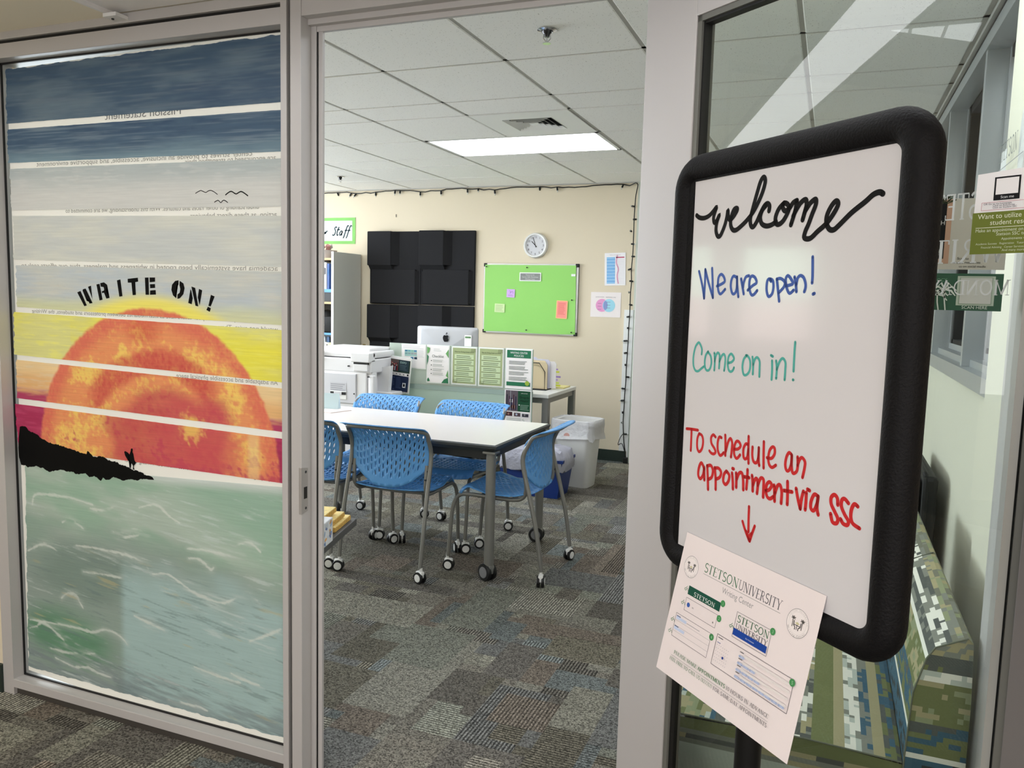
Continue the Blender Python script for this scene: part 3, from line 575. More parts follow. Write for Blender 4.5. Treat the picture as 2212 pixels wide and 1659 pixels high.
STR = [((13, 150), (611, 74), (16, 267), (612, 220)), ((17, 280), (611, 237), (20, 352), (612, 327)), ((22, 365), (613, 342), (27, 454), (614, 446)), ((30, 466), (614, 466), (31, 560), (614, 577)),
       ((36, 573), (615, 587), (38, 663), (616, 703)), ((31, 674), (617, 714), (33, 766), (617, 827)), ((36, 777), (617, 840), (38, 860), (618, 934)), ((33, 872), (618, 949), (42, 962), (618, 1045))]
SNM = ['navy blue painted strip', 'slate blue painted strip fading to teal', 'pale grey painted strip', 'off-white painted strip', 'pale strip with the top of the sun', 'bright yellow strip across the sun', 'peach strip turning magenta', 'magenta strip across the sun']
for k, q in enumerate(STR):
    tl, tr, bl, br = [ony(*p, YM-.0004) for p in q]; nx, nz = 300, 44
    u = np.linspace(0, 1, nx)[None, :, None]; v = np.linspace(0, 1, nz)[:, None, None]
    top = tl+(tr-tl)*u; bot = bl+(br-bl)*u
    P = np.broadcast_to(top, (nz, nx, 3))*(1-v)+np.broadcast_to(bot, (nz, nx, 3))*v
    P = P.copy(); ju = np.random.RandomState(k)
    amp = .008 if k == 0 else .0015
    P[0, :, 2] += amp*(fbm(np.arange(nx)/9., np.zeros(nx)+k, 2)-.5); P[-1, :, 2] += .0015*(fbm(np.arange(nx)/9., np.zeros(nx)+k, 5)-.5)
    e = .012*(fbm(np.arange(nz)/3., np.zeros(nz)+k, 9)-.45); P[:, 0, 0] += e-.004; P[:, 1, 0] += e*.5
    C = strip_color(k, P[..., 0], P[..., 2], np.broadcast_to(v[..., 0], (nz, nx)))
    obj('painted_strip', gridmesh('painted_strip', P+OFF, C, PAINT), None, mu, label=SNM[k])
# the sea: one large painted area with brushed waves
WV = [[(70, 1090), (75, 1070), (100, 1068), (150, 1075), (200, 1090)], [(195, 1098), (215, 1102), (235, 1100), (252, 1090)], [(300, 1097), (330, 1090), (345, 1095), (362, 1112), (388, 1130)], [(135, 1128), (150, 1121), (165, 1130), (180, 1142)],
      [(255, 1155), (280, 1145), (300, 1145), (320, 1158)], [(165, 1178), (210, 1185), (270, 1198), (310, 1215), (320, 1228)], [(405, 1185), (450, 1190), (500, 1200), (525, 1202)], [(503, 1180), (530, 1172), (548, 1178), (563, 1193)],
      [(408, 1206), (425, 1206), (440, 1215), (455, 1230), (462, 1226)], [(180, 1235), (220, 1240), (262, 1248)], [(330, 1240), (360, 1240), (385, 1255), (410, 1275), (440, 1290), (480, 1302), (515, 1290), (540, 1285), (562, 1305)],
      [(133, 1292), (145, 1282), (162, 1285), (172, 1300), (180, 1315)], [(65, 1338), (110, 1345), (160, 1355), (200, 1365), (230, 1360), (260, 1375), (275, 1392)], [(65, 1356), (80, 1352), (95, 1345), (130, 1375), (143, 1392)],
      [(110, 1400), (150, 1410), (205, 1412)], [(120, 1420), (160, 1440), (190, 1442), (215, 1455), (240, 1463)], [(290, 1330), (320, 1345), (355, 1362)], [(365, 1510), (400, 1520), (430, 1528), (448, 1535)], [(540, 1385), (570, 1375), (600, 1362), (608, 1358)],
      [(60, 1190), (95, 1175), (130, 1195)], [(500, 1455), (530, 1470), (560, 1480)], [(420, 1440), (470, 1460), (520, 1475)], [(245, 1150), (262, 1160), (300, 1156)]]
tl, tr, bl, br = [ony(*p, YM-.0004) for p in ((54, 1004), (619, 1053), (62, 1440), (620, 1596))]
nx, nz = 420, 300; u = np.linspace(0, 1, nx)[None, :, None]; v = np.linspace(0, 1, nz)[:, None, None]
P = (tl+(tr-tl)*u)*(1-v)+(bl+(br-bl)*u)*v
P[:, 0, 0] += .012*(fbm(np.arange(nz)/8., np.zeros(nz), 9)-.5); P[-1, :, 2] += .01*(fbm(np.arange(nx)/12., np.zeros(nx), 4)-.5)
X, Z = P[..., 0], P[..., 2]; U_, V_ = np.broadcast_to(u[..., 0], (nz, nx)), np.broadcast_to(v[..., 0], (nz, nx))
Zs = Z+.12*X; n, n2, n3 = fbm(X*4, Zs*16, 1), fbm(X*11, Zs*110, 2), fbm(X*3, Zs*6, 3)
C = mixc(np.broadcast_to(L3((158, 190, 168)), X.shape+(3,)), L3((182, 200, 186)), ss(n, .35, .7))
C = mixc(C, L3((148, 164, 156)), ss(V_+.35*(n3-.5)-.15*U_, .12, .42)*.85)
C = mixc(C, L3((150, 186, 164)), ss(U_-V_*1.2+.3*(n-.5), .42, .8)*.8)
C = mixc(C, L3((120, 142, 132)), ss(.24-np.hypot((U_-.25)*.9, (V_-.48)*1.3)+.1*(n-.5), 0, .12)*.6)
C = mixc(C, L3((172, 200, 198)), ss(V_+.35*(n3-.5), .42, .6)*ss(U_, .385, .42)*.9)
C = mixc(C, L3((104, 150, 120)), ss(.22-np.hypot((U_-.17)*.8, (V_-.80)*1.2)+.12*(n-.5), 0, .14)*.95)
C = mixc(C, L3((132, 146, 148)), ss(V_+.3*(n2-.5), .86, 1.0)*.75)
C = mixc(C, L3((214, 222, 218)), ss(.05-V_, 0, .05)*ss(U_, .3, .6)*.9)
C = mixc(C, L3((208, 220, 216)), ss(n2*.55+n*.45, .60, .74)*.55)
C = mixc(C, L3((112, 132, 132)), ss(fbm(X*9, Zs*120, 8), .62, .76)*.45*ss(V_, .2, .6))
C = mixc(C, L3((196, 186, 138)), ss(fbm(X*6, Zs*50, 21), .72, .84)*.5*ss(V_, .3, .5))
for w in WV:
    p = smoothpath([ony(a, b_, YM) for a, b_ in w], 5); d = np.full(X.shape, 9.)
    for i in range(len(p)-1):
        a, b_ = p[i], p[i+1]; ab = np.array([b_[0]-a[0], b_[2]-a[2]]); l2 = ab.dot(ab)+1e-12
        t = np.clip(((X-a[0])*ab[0]+(Z-a[2])*ab[1])/l2, 0, 1); d = np.minimum(d, np.hypot(X-a[0]-ab[0]*t, Z-a[2]-ab[1]*t)/(1-.5*abs(2*(i+t)/len(p)-1)))
    C = mixc(C, L3((222, 228, 220)), ss(.0075-d+.010*(fbm(X*60, Zs*170, 5)-.5), 0, .006)*.72*ss(fbm(X*9, Zs*30, 44), .22, .42))
    C = mixc(C, L3((206, 216, 208)), ss(.035-d, 0, .045)*.4*ss(n2, .35, .6))
obj('painted_sea', gridmesh('painted_sea', P+OFF, C, PAINT), None, mu, label='green and aqua painted sea with white wave strokes')
# black headland, surfer, gulls, stencilled words
BLKP = mat('black_paint', (4, 4, 4), .7, spec=.15)
def flat(name, polys, dy, label, col=BLKP):
    b = B()
    for pl in polys:
        bm = bmesh.new(); vs = [bm.verts.new([float(a) for a in mp(*p, dy)]) for p in pl]; bm.faces.new(vs); bmesh.ops.triangulate(bm, faces=bm.faces[:]); bm.verts.index_update()
        b.add([q.co for q in bm.verts], [[q.index for q in f.verts] for f in bm.faces]); bm.free()
    return obj(name, b, col, mu, label=label)
def zc(ox, oy, s, pts): return [(ox+a/s, oy+b_/s) for a, b_ in pts]
rd = random.Random(4)
topl = [(88, 150), (165, 145), (230, 210), (330, 260), (440, 340), (560, 400), (700, 430), (860, 485), (980, 535), (1080, 560), (1100, 510), (1190, 600), (1330, 595), (1410, 655), (1510, 665), (1590, 715), (1660, 730), (1760, 790), (1900, 830), (1980, 880), (2070, 905), (2095, 945)]
botl = [(2010, 940), (1900, 930), (1850, 955), (1760, 935), (1620, 955), (1490, 900), (1440, 935), (1380, 945), (1330, 910), (1300, 960), (1200, 885), (1130, 905), (1070, 845), (930, 860), (890, 825), (800, 820), (700, 790), (560, 820), (520, 825), (430, 760), (390, 765), (340, 735), (210, 760), (170, 725), (110, 720), (75, 600), (68, 460), (74, 300)]
def rough(pl, a):
    out = []
    for p, q in zip(pl, pl[1:]):
        k = max(2, int(math.dist(p, q)/16))
        for i in range(k): t = i/k; out.append((p[0]+(q[0]-p[0])*t, p[1]+(q[1]-p[1])*t+(rd.uniform(-a, a) if i else 0)))
    return out+[pl[-1]]
flat('headland', [zc(30, 900, 6.9125, rough(topl, 10)+rough(botl, 6))], .0009, 'black painted headland sloping down to the sea')
surf = [[(1735, 535), (1755, 525), (1745, 505), (1745, 485), (1758, 473), (1772, 478), (1776, 500), (1770, 525), (1785, 560), (1793, 610), (1800, 650), (1824, 690), (1800, 725), (1792, 730), (1790, 770), (1805, 795), (1775, 785), (1778, 735), (1760, 700), (1752, 705), (1745, 765), (1728, 768), (1738, 700), (1700, 650), (1660, 580), (1646, 525), (1662, 513), (1700, 535), (1728, 565)]]
flat('surfer', [zc(30, 900, 6.9125, s_) for s_ in surf], .0011, 'black silhouette of a standing surfer holding a board')
gl = [([(310, 385), (450, 305), (510, 310), (620, 358), (700, 310), (780, 298), (870, 340), (975, 418)], 22), ([(1205, 435), (1320, 345), (1400, 330), (1520, 400), (1610, 355), (1680, 330), (1770, 375), (1885, 462)], 34), ([(875, 650), (970, 595), (1010, 605), (1072, 660), (1130, 600), (1190, 595), (1280, 660)], 24)]
gb = Ink(OFF+np.array([0, YM, 0]), X_, Z_, NY, .0009)
for p, w in gl: gb.line([(ony(400+a/13.825, 390+b_/13.825, YM)[[0, 2]]) for a, b_ in p], w/13.825*.0014, (8, 8, 8), 4)
gb.done('gulls', mu, 'three small black gull outlines', PRINT)
LT = [('W', [[(112, 345), (160, 325), (252, 535), (215, 545)], [(195, 300), (235, 290), (335, 500), (290, 508), (262, 440), (250, 470), (190, 320)], [(268, 265), (312, 248), (332, 445)]]), ('R', [[(390, 230), (436, 222), (480, 452), (435, 462)], [(445, 212), (500, 200), (545, 235), (552, 290), (530, 325), (580, 425), (535, 437), (500, 350), (472, 357), (468, 330), (498, 320), (505, 295), (495, 270), (452, 262)]]),
      ('I', [[(687, 172), (737, 158), (768, 400), (722, 408)]]), ('T', [[(842, 150), (990, 133), (995, 190), (952, 198), (962, 382), (915, 385), (897, 205), (845, 205)]]), ('E', [[(1092, 132), (1145, 130), (1152, 380), (1102, 380)], [(1160, 130), (1240, 130), (1240, 192), (1162, 198)], [(1165, 228), (1238, 225), (1240, 280), (1168, 285)], [(1168, 318), (1248, 312), (1253, 378), (1165, 380)]]),
      ('O', [[(1580, 170), (1578, 235), (1545, 270), (1538, 320), (1553, 370), (1545, 430), (1500, 390), (1475, 310), (1485, 235), (1530, 180)], [(1597, 178), (1650, 215), (1668, 285), (1650, 370), (1600, 430), (1562, 440), (1565, 375), (1595, 350), (1605, 300), (1592, 240)]]),
      ('N', [[(1752, 300), (1765, 320), (1785, 430), (1770, 518), (1720, 498)], [(1765, 260), (1820, 280), (1865, 550), (1825, 540)], [(1875, 295), (1922, 315), (1885, 535), (1858, 420)]]), ('!', [[(2048, 380), (2103, 405), (2045, 550), (2012, 540)], [(2005, 553), (2048, 575), (2032, 628), (1982, 600)]])]
for ch, pls in LT: flat('stencil_letter', [zc(150, 580, 6.703, p) for p in pls], .0009, None)
# ================================================================== FLOOR SIGN WITH WHITEBOARD
Pt = ony(1503, 393, 1.249); SU = np.array([-.725, .688, 0]); SU /= np.linalg.norm(SU); SN = np.cross(SU, [0, 0, 1]); SN /= np.linalg.norm(SN)
if SN[1] > 0: SN = -SN                                  # toward the viewer
RX = -SU                                                # board's own right-hand direction as one reads it
def spl(px, py): r = ray(px, py); q = EYE+r*((Pt-EYE).dot(SN)/r.dot(SN))-Pt; return q.dot(RX), q[2]
WB, HB = .3553, .5625                                   # visible board, 14 x 22 in
ang = math.atan2(RX[1], RX[0])
sg = thing('sign_stand', 'black framed whiteboard sign on a pole reading welcome, we are open', 'sign', (Pt[0], Pt[1], 0), ang)
Z0 = Pt[2]; LM = Matrix.Translation((0, 0, 0))
# local axes: x = reading right, y = away from viewer, z up
BOARD = mat('whiteboard', (214, 212, 214), .16, spec=.6, coat=.5)
obj('board', B().box(.0, WB+.03, .0, .004, Z0-HB-.004, Z0), BOARD, sg)
r_ = .022; xl, xr, zt, zb = -.030, WB+.0265, Z0+.020, Z0-HB-.016
cr = .033
path = []
for (cx_, cz_, a0) in ((xr-cr, zt-cr, 0), (xl+cr, zt-cr, 90), (xl+cr, zb+cr, 180), (xr-cr, zb+cr, 270)):
    for i in range(9): a = math.radians(a0+90*i/8); path.append((cx_+cr*math.cos(a), .012, cz_+cr*math.sin(a)))
dense = []
for i in range(len(path)):
    a, b_ = np.array(path[i]), np.array(path[(i+1) % len(path)]); k = max(1, int(np.linalg.norm(b_-a)/.03))
    for j in range(k): dense.append(a+(b_-a)*j/k)
FR = mat('black_textured_foam', (9, 8, 10), .6, spec=.22, bump=(330, .55, .0016))
obj('frame', B().tube(dense, r_, 22, closed=True), FR, sg, smooth=True)
obj('backing', B().box(-.02, WB+.02, .004, .012, zb, zt), FR, sg)
lip = B()
for (a, b_, c_, d_) in ((-.022, -.0005, zb, zt), (-.02, WB+.02, Z0+.0002, zt), (-.02, WB+.02, zb, Z0-HB)): lip.box(a, b_, -.0015, .003, c_, d_)
obj('inner_lip', lip, FR, sg)
px_ = WB*.42
obj('pole', B().lathe([(.019, .03), (.019, zb)], (px_, .03, 0), 20), mat('black_metal', (15, 15, 16), .4, .3), sg, smooth=True)
obj('base', B().lathe([(.2, 0), (.2, .012), (.17, .022), (.03, .032), (.024, .06)], (px_, .03, 0), 40), mat('black_metal'), sg, smooth=True)
def hand(name, strokes, ox, oy, sc, w, col, label, fills=()):
    k = Ink((0, 0, Z0), (1, 0, 0), (0, 0, 1), (0, -1, 0), .0003)
    for s_ in strokes:
        P = [spl(ox+a/sc, oy+b_/sc) for a, b_ in s_]
        if len(P) < 3: P = [P[0], ((P[0][0]+P[1][0])/2, (P[0][1]+P[1][1])/2), P[1]]
        k.line(P, w, col, 5, caps=True)
    for f in fills: k.poly([spl(ox+a/sc, oy+b_/sc) for a, b_ in f], col)
    k.done(name, sg, label)
hand('handwriting', [[(78, 490), (110, 515), (160, 520), (215, 495), (262, 445), (300, 397), (280, 460), (266, 520), (275, 570), (300, 550), (332, 482), (305, 560), (292, 650), (305, 710), (325, 725), (350, 700), (390, 600), (415, 500), (425, 432), (430, 500), (448, 540), (490, 500), (530, 430), (520, 410), (490, 430), (462, 510), (455, 590), (475, 645), (510, 655), (560, 620), (640, 540), (720, 430), (800, 260), (840, 120), (825, 65), (790, 110), (750, 240), (700, 420), (675, 530), (680, 600), (705, 618), (740, 570), (790, 460), (830, 385), (865, 358), (888, 385), (882, 440)],
   [(850, 380), (810, 430), (785, 510), (800, 580), (850, 608), (910, 595), (960, 560)], [(1050, 352), (990, 420), (955, 510), (960, 575), (990, 590), (1040, 550), (1090, 460), (1105, 400), (1080, 360), (1045, 358), (1035, 400), (1060, 440), (1110, 410), (1150, 350), (1192, 325)],
   [(1192, 325), (1175, 430), (1125, 595)], [(1150, 500), (1190, 420), (1240, 345), (1290, 315), (1300, 370), (1280, 450), (1255, 540)], [(1280, 450), (1310, 400), (1350, 345), (1400, 312), (1402, 370), (1360, 480), (1320, 590), (1285, 670), (1275, 740), (1340, 745), (1420, 670), (1520, 580), (1600, 470), (1650, 370), (1630, 330), (1580, 380), (1530, 480), (1520, 570), (1550, 640), (1600, 650), (1660, 600), (1800, 460), (1950, 340), (2040, 260), (2110, 232), (2148, 250)]],
   1490, 370, 5.144, .0070, (14, 13, 14), 'large black cursive word')
hand('handwriting', [[(150, 340), (200, 560), (230, 770)], [(230, 770), (245, 480), (250, 310)], [(250, 310), (300, 520), (370, 760)], [(370, 760), (365, 500), (358, 290)], [(435, 575), (510, 540), (560, 495), (540, 420), (500, 388), (460, 440), (450, 560), (460, 660), (495, 700), (565, 625)],
   [(750, 440), (700, 415), (665, 480), (655, 590), (680, 690), (720, 690), (750, 600), (755, 430)], [(755, 430), (757, 560), (775, 745)], [(820, 460), (840, 580), (860, 700)], [(850, 600), (860, 520), (895, 430), (945, 410)], [(925, 640), (1000, 570), (1065, 520), (1040, 440), (990, 415), (955, 480), (950, 600), (975, 700), (1015, 715), (1075, 645)],
   [(1295, 500), (1270, 460), (1235, 500), (1225, 640), (1255, 740), (1310, 700), (1335, 590), (1325, 490), (1285, 462)], [(1388, 462), (1405, 620), (1425, 815)], [(1390, 465), (1450, 455), (1515, 510), (1500, 590), (1420, 680)], [(1530, 570), (1590, 560), (1645, 530), (1600, 440), (1560, 410), (1530, 470), (1545, 600), (1590, 690), (1655, 640)],
   [(1672, 430), (1692, 560), (1700, 665)], [(1697, 560), (1720, 450), (1765, 408), (1815, 440), (1845, 530), (1845, 600), (1825, 665)], [(1960, 110), (1958, 400), (1950, 525)], [(1965, 702), (1988, 692)]], 1490, 540, 7.373, .0044, (70, 98, 168), 'blue marker line')
hand('handwriting', [[(305, 300), (310, 200), (270, 100), (240, 90), (190, 170), (155, 340), (155, 500), (190, 595), (240, 610), (290, 570), (345, 525)], [(425, 250), (380, 320), (362, 450), (375, 560), (415, 600), (460, 560), (485, 450), (470, 330), (420, 255)], [(540, 275), (547, 430), (537, 595)], [(545, 430), (570, 320), (605, 272), (635, 330), (625, 555)], [(632, 430), (675, 330), (715, 298), (740, 360), (735, 480), (718, 600)],
   [(800, 460), (860, 440), (900, 380), (870, 310), (840, 295), (800, 350), (785, 470), (800, 580), (835, 620), (875, 600), (900, 545)], [(1135, 322), (1080, 390), (1055, 520), (1070, 650), (1105, 685), (1160, 650), (1195, 560), (1195, 420), (1155, 335), (1120, 320)], [(1240, 350), (1252, 500), (1245, 665)], [(1252, 500), (1285, 390), (1330, 360), (1370, 430), (1370, 560), (1366, 710)],
   [(1600, 420), (1600, 600), (1590, 765)], [(1580, 320), (1615, 340)], [(1675, 420), (1687, 560), (1675, 745)], [(1687, 580), (1735, 440), (1795, 375), (1845, 450), (1842, 600), (1830, 770)], [(2025, 78), (2010, 300), (1995, 612)], [(1983, 770), (1990, 772)]], 1480, 730, 8.508, .0038, (82, 170, 158), 'teal marker line')
hand('handwriting', [[(100, 118), (180, 125), (280, 142)], [(178, 130), (172, 300), (165, 465)], [(300, 195), (270, 280), (268, 420), (300, 485), (345, 430), (362, 320), (345, 230), (302, 197)], [(560, 250), (525, 215), (490, 260), (495, 350), (540, 430), (560, 490), (530, 520), (490, 505), (462, 470)], [(655, 262), (620, 252), (595, 330), (595, 450), (620, 530), (650, 540), (690, 500)], [(715, 220), (718, 380), (715, 545)], [(722, 480), (760, 330), (800, 275), (825, 350), (815, 480), (805, 570)],
   [(860, 445), (920, 440), (960, 390), (930, 325), (890, 325), (860, 400), (855, 510), (880, 580), (910, 585), (950, 535)], [(1075, 370), (1040, 362), (1005, 440), (1005, 560), (1030, 600), (1065, 570), (1082, 450)], [(1088, 240), (1082, 500), (1085, 670)], [(1150, 410), (1145, 540), (1165, 640), (1210, 660), (1240, 580), (1250, 420)], [(1250, 420), (1245, 600), (1255, 705)], [(1330, 325), (1325, 550), (1325, 745)], [(1380, 580), (1450, 590), (1500, 520), (1500, 430), (1465, 410), (1420, 470), (1400, 590), (1415, 690), (1460, 735), (1520, 700)],
   [(1770, 530), (1730, 500), (1690, 570), (1670, 690), (1690, 780), (1730, 780), (1765, 680), (1775, 540)], [(1775, 540), (1770, 700), (1790, 825), (1850, 800), (1870, 700), (1868, 570)], [(1868, 700), (1900, 610), (1940, 580), (1985, 650), (1975, 760), (1945, 895)]], 1470, 910, 7.373, .0046, (196, 44, 46), 'first red marker line')
hand('handwriting', [[(180, 130), (145, 55), (115, 110), (105, 200), (130, 250), (165, 200), (178, 110)], [(178, 110), (180, 265)], [(215, 90), (222, 230), (225, 380)], [(215, 95), (260, 88), (285, 150), (270, 230), (228, 258)], [(308, 115), (318, 250), (318, 380)], [(310, 120), (355, 122), (385, 170), (370, 230), (325, 255)], [(450, 157), (420, 200), (412, 280), (440, 320), (475, 280), (485, 210), (455, 160)], [(520, 180), (528, 280), (530, 375)], [(525, 125), (540, 130)],
   [(570, 180), (572, 270), (570, 355)], [(575, 260), (605, 185), (640, 180), (655, 260), (657, 385)], [(710, 140), (705, 250), (695, 375)], [(665, 225), (730, 238)], [(765, 210), (772, 300), (772, 400)], [(775, 330), (800, 260), (825, 252), (835, 330), (825, 430)], [(835, 330), (870, 245), (905, 262), (905, 360), (900, 475)], [(935, 395), (975, 385), (1005, 330), (980, 290), (945, 320), (935, 400), (950, 470), (985, 495), (1025, 470)],
   [(1035, 330), (1040, 430), (1040, 525)], [(1045, 430), (1075, 340), (1110, 330), (1128, 420), (1120, 550)], [(1200, 285), (1200, 420), (1195, 565)], [(1155, 395), (1255, 412)], [(1305, 370), (1325, 490), (1355, 620)], [(1355, 620), (1370, 500), (1395, 405)], [(1430, 420), (1425, 530), (1415, 630)], [(1445, 380), (1470, 395)], [(1575, 470), (1530, 442), (1490, 520), (1485, 610), (1520, 640), (1560, 560), (1575, 465)], [(1575, 465), (1560, 600), (1575, 692)],
   [(1815, 570), (1810, 490), (1775, 447), (1735, 480), (1735, 560), (1780, 660), (1815, 740), (1800, 795), (1750, 780), (1727, 680)], [(1945, 550), (1900, 497), (1865, 515), (1860, 590), (1900, 690), (1945, 770), (1930, 818), (1880, 800), (1850, 745)], [(2060, 590), (2020, 562), (1985, 620), (1975, 720), (2000, 800), (2080, 858)]], 1490, 990, 5.672, .0052, (196, 42, 44), 'second red marker line')
hand('arrow', [[(728, 592), (722, 760), (720, 900)], [(648, 772), (680, 880), (730, 1012)], [(798, 830), (765, 920), (735, 1015)]], 1490, 990, 5.672, .0046, (196, 42, 44), 'red hand drawn arrow pointing down', fills=[[(672, 850), (700, 880), (722, 930), (765, 890), (785, 860), (745, 1010), (715, 1000)]])
# ---- laminated sheet taped to the bottom of the sign, kicked outwards over the frame
def sp3(px, py): r = ray(px, py); return EYE+r*((Pt-EYE).dot(SN)/r.dot(SN))
A, Bq = sp3(1487, 1149)+SN*.002, sp3(1788, 1287)+SN*.002; Lw = np.linalg.norm(Bq-A); Lh = Lw*8.5/11
r = nrm(ray(1412, 1436)); v = EYE-A; bb = 2*v.dot(r); dsc = bb*bb-4*(v.dot(v)-Lh*Lh); s1 = (-bb+math.sqrt(max(dsc, 0)))/2; Dq = EYE+s1*r
uu = nrm(Bq-A); vv = (Dq-A); vv = nrm(vv-uu*vv.dot(uu)); nn_ = np.cross(uu, -vv); nn_ = nn_ if nn_.dot(EYE-A) > 0 else -nn_
pg = tag(obj('laminated_sheet', B().add([A, Bq, Bq+vv*Lh, A+vv*Lh, A-nn_*.0006, Bq-nn_*.0006, Bq+vv*Lh-nn_*.0006, A+vv*Lh-nn_*.0006], [(0, 1, 2, 3), (7, 6, 5, 4), (0, 4, 5, 1), (2, 6, 7, 3), (1, 5, 6, 2), (3, 7, 4, 0)]),
    mat('laminated_paper', (232, 222, 222), .22, spec=.6, coat=.6, bump=(14, .12, .003))), 'laminated instruction sheet taped over the lower left of the black sign frame', 'sheet')
# homography photo -> sheet coordinates, from the four corners
def homog(src, dst):
    M_ = []
    for (x, y), (u_, v_) in zip(src, dst): M_ += [[x, y, 1, 0, 0, 0, -u_*x, -u_*y, -u_], [0, 0, 0, x, y, 1, -v_*x, -v_*y, -v_]]
    return np.linalg.svd(np.array(M_, float))[2][-1].reshape(3, 3)
HS = homog([(1487, 1149), (1788, 1287), (1697, 1650), (1412, 1436)], [(0, 0), (Lw, 0), (Lw, -Lh), (0, -Lh)])
def sh(px, py): q = HS@np.array([px, py, 1]); return q[0]/q[2], q[1]/q[2]
def z5(a, b_): return sh(1400+a/5.185, 1140+b_/5.185)
def z6(a, b_): return sh(1560+a/5.183, 1240+b_/5.183)
K = Ink(A, uu, -vv, nn_, .00003)
GRN, DGR, GY_, LG, NB = (62, 128, 72), (24, 78, 62), (92, 96, 96), (176, 174, 176), (26, 66, 150)
def dist(a, b_): return math.dist(a, b_)
def txt2(t, a, b_, h, c, font='serif', bold=0): K.text(t, a[0], a[1], h, c, 'l', font, maxw=-dist(a, b_) if font == 'serif' else -dist(a, b_), rot=math.atan2(b_[1]-a[1], b_[0]-a[0]), bold=bold)
def txt3(t, x, y, w, h, c, **k): K.text(t, x, y, h, c, 'l', k.pop('font', 'serif'), maxw=-w, **k)
hx = z5(630, 480); ex_ = z6(665, 400)
txt3('STETSON', hx[0], hx[1], (ex_[0]-hx[0])*.47, .0135, (70, 112, 84)); txt3('UNIVERSITY', hx[0]+(ex_[0]-hx[0])*.475, hx[1], (ex_[0]-hx[0])*.525, .0135, (88, 88, 92))
K.rect(hx[0], hx[1]-.0035, ex_[0], hx[1]-.003, GY_)
w0 = z5(830, 700); w1_ = z6(350, 365); txt3('Writing Center', w0[0], w0[1]-.002, w1_[0]-w0[0], .0085, (140, 140, 140), font='sans')
def seal(c, R):
    for rr, cc in ((R, GY_), (R-.0005, (232, 224, 222)), (R*.78, (170, 168, 166)), (R*.77, (232, 224, 222))): K.disc(c[0], c[1], rr, cc)
    for sx_ in (-.42, .42):
        bx = c[0]+sx_*R; K.line([(bx, c[1]-.35*R), (bx*.5+(bx-.02*R)*.5, c[1]), (bx+.05*R*(1 if sx_ > 0 else -1), c[1]+.28*R)], R*.07, (90, 86, 84))
        for a in range(0, 360, 60): K.line([(bx, c[1]+.28*R), (bx+.2*R*math.cos(math.radians(a+20)), c[1]+.28*R+.14*R*math.sin(math.radians(a+20)))], R*.07, (90, 86, 84))
    K.poly([(c[0]-.22*R, c[1]-.02*R), (c[0], c[1]+.1*R), (c[0]+.22*R, c[1]-.02*R), (c[0], c[1]-.1*R)], (196, 190, 150)); K.line([(c[0]-.3*R, c[1]-.15*R), (c[0]+.3*R, c[1]-.15*R)], R*.06, (90, 86, 84))
    for sx_ in (-1, 1): K.line([(c[0]+sx_*.32*R, c[1]+.12*R), (c[0]+sx_*.3*R, c[1]-.2*R), (c[0]+sx_*.15*R, c[1]-.3*R), (c[0]+sx_*.15*R, c[1]-.48*R)], R*.08, (70, 66, 66))
    K.line([(c[0], c[1]-.1*R), (c[0], c[1]-.45*R)], R*.06, (70, 66, 66)); K.layer()
    for i, ch in enumerate('Writing-Center'):
        a = math.radians(212+i*9.0); K.text(ch, c[0]+R*.93*math.cos(a), c[1]+R*.93*math.sin(a), R*.13, (110, 106, 104), 'c', rot=a+math.pi/2)
    for i, ch in enumerate('STETSON UNIVERSITY'):
        a = math.radians(165-i*9.0); K.text(ch, c[0]+R*.83*math.cos(a), c[1]+R*.83*math.sin(a), R*.09, (160, 156, 154), 'c', rot=a-math.pi/2)
seal(z5(488, 430), .0165); seal(z6(852, 545), .0185)
def sq(a, b_): return (a[0], b_[1]), (b_[0], a[1])
def frame(a, b_, w=.0006, c=(120, 116, 120)): K.box(min(a[0], b_[0]), min(a[1], b_[1]), max(a[0], b_[0]), max(a[1], b_[1]), w, c)
def badge(p, n): K.disc(*p, .0048, (70, 140, 84)); K.text(n, p[0], p[1]-.0022, .0046, (150, 196, 156), 'c')
def swirl(p): K.line([(p[0]-.004, p[1]+.004), (p[0]-.006, p[1]+.001), (p[0]-.009, p[1]-.001), (p[0]-.006, p[1]-.003), (p[0]-.003, p[1]+.001), (p[0], p[1]-.003)], .0007, (40, 120, 70), 4)
a, b_ = z5(465, 632), z5(795, 928); K.rect(a[0], b_[1], b_[0], a[1], DGR, True); txt3('STETSON', a[0]+.014, b_[1]+.0018, (b_[0]-a[0])*.66, .0062, (226, 232, 228)); badge(z5(840, 838), '1'); swirl((a[0], (a[1]+b_[1])/2))
a, b_ = z5(430, 762), z5(740, 1108); frame(a, b_); K.disc(*z5(447, 848), .0035, (60, 96, 170)); K.disc(*z5(720, 1046), .0014, (150, 146, 148)); K.text('SSC', *z5(485, 885), .002, GY_); badge(z5(793, 1003), '2'); swirl((a[0], (a[1]+b_[1])/2))
a, b_ = z5(312, 930), z5(635, 1438); frame(a, b_); ww = b_[0]-a[0]; hh = a[1]-b_[1]
for f_ in (.3, .52, .76): K.rect(a[0], a[1]-hh*f_, b_[0], a[1]-hh*f_+.0004, LG)
for f_ in (.14, .58): K.rect(a[0]+.002, a[1]-hh*(f_+.1), a[0]+ww*.32, a[1]-hh*(f_-.02), (190, 202, 226)); K.rect(a[0]+.002, a[1]-hh*(f_-.02), a[0]+ww*.14, a[1]-hh*(f_-.06), (110, 120, 150))
K.rect(a[0]+ww*.33, a[1]-hh*.2, a[0]+ww*.7, a[1]-hh*.17, LG); badge(z5(703, 1208), '4'); swirl((a[0], a[1]-.012)); swirl((a[0], a[1]-.03))
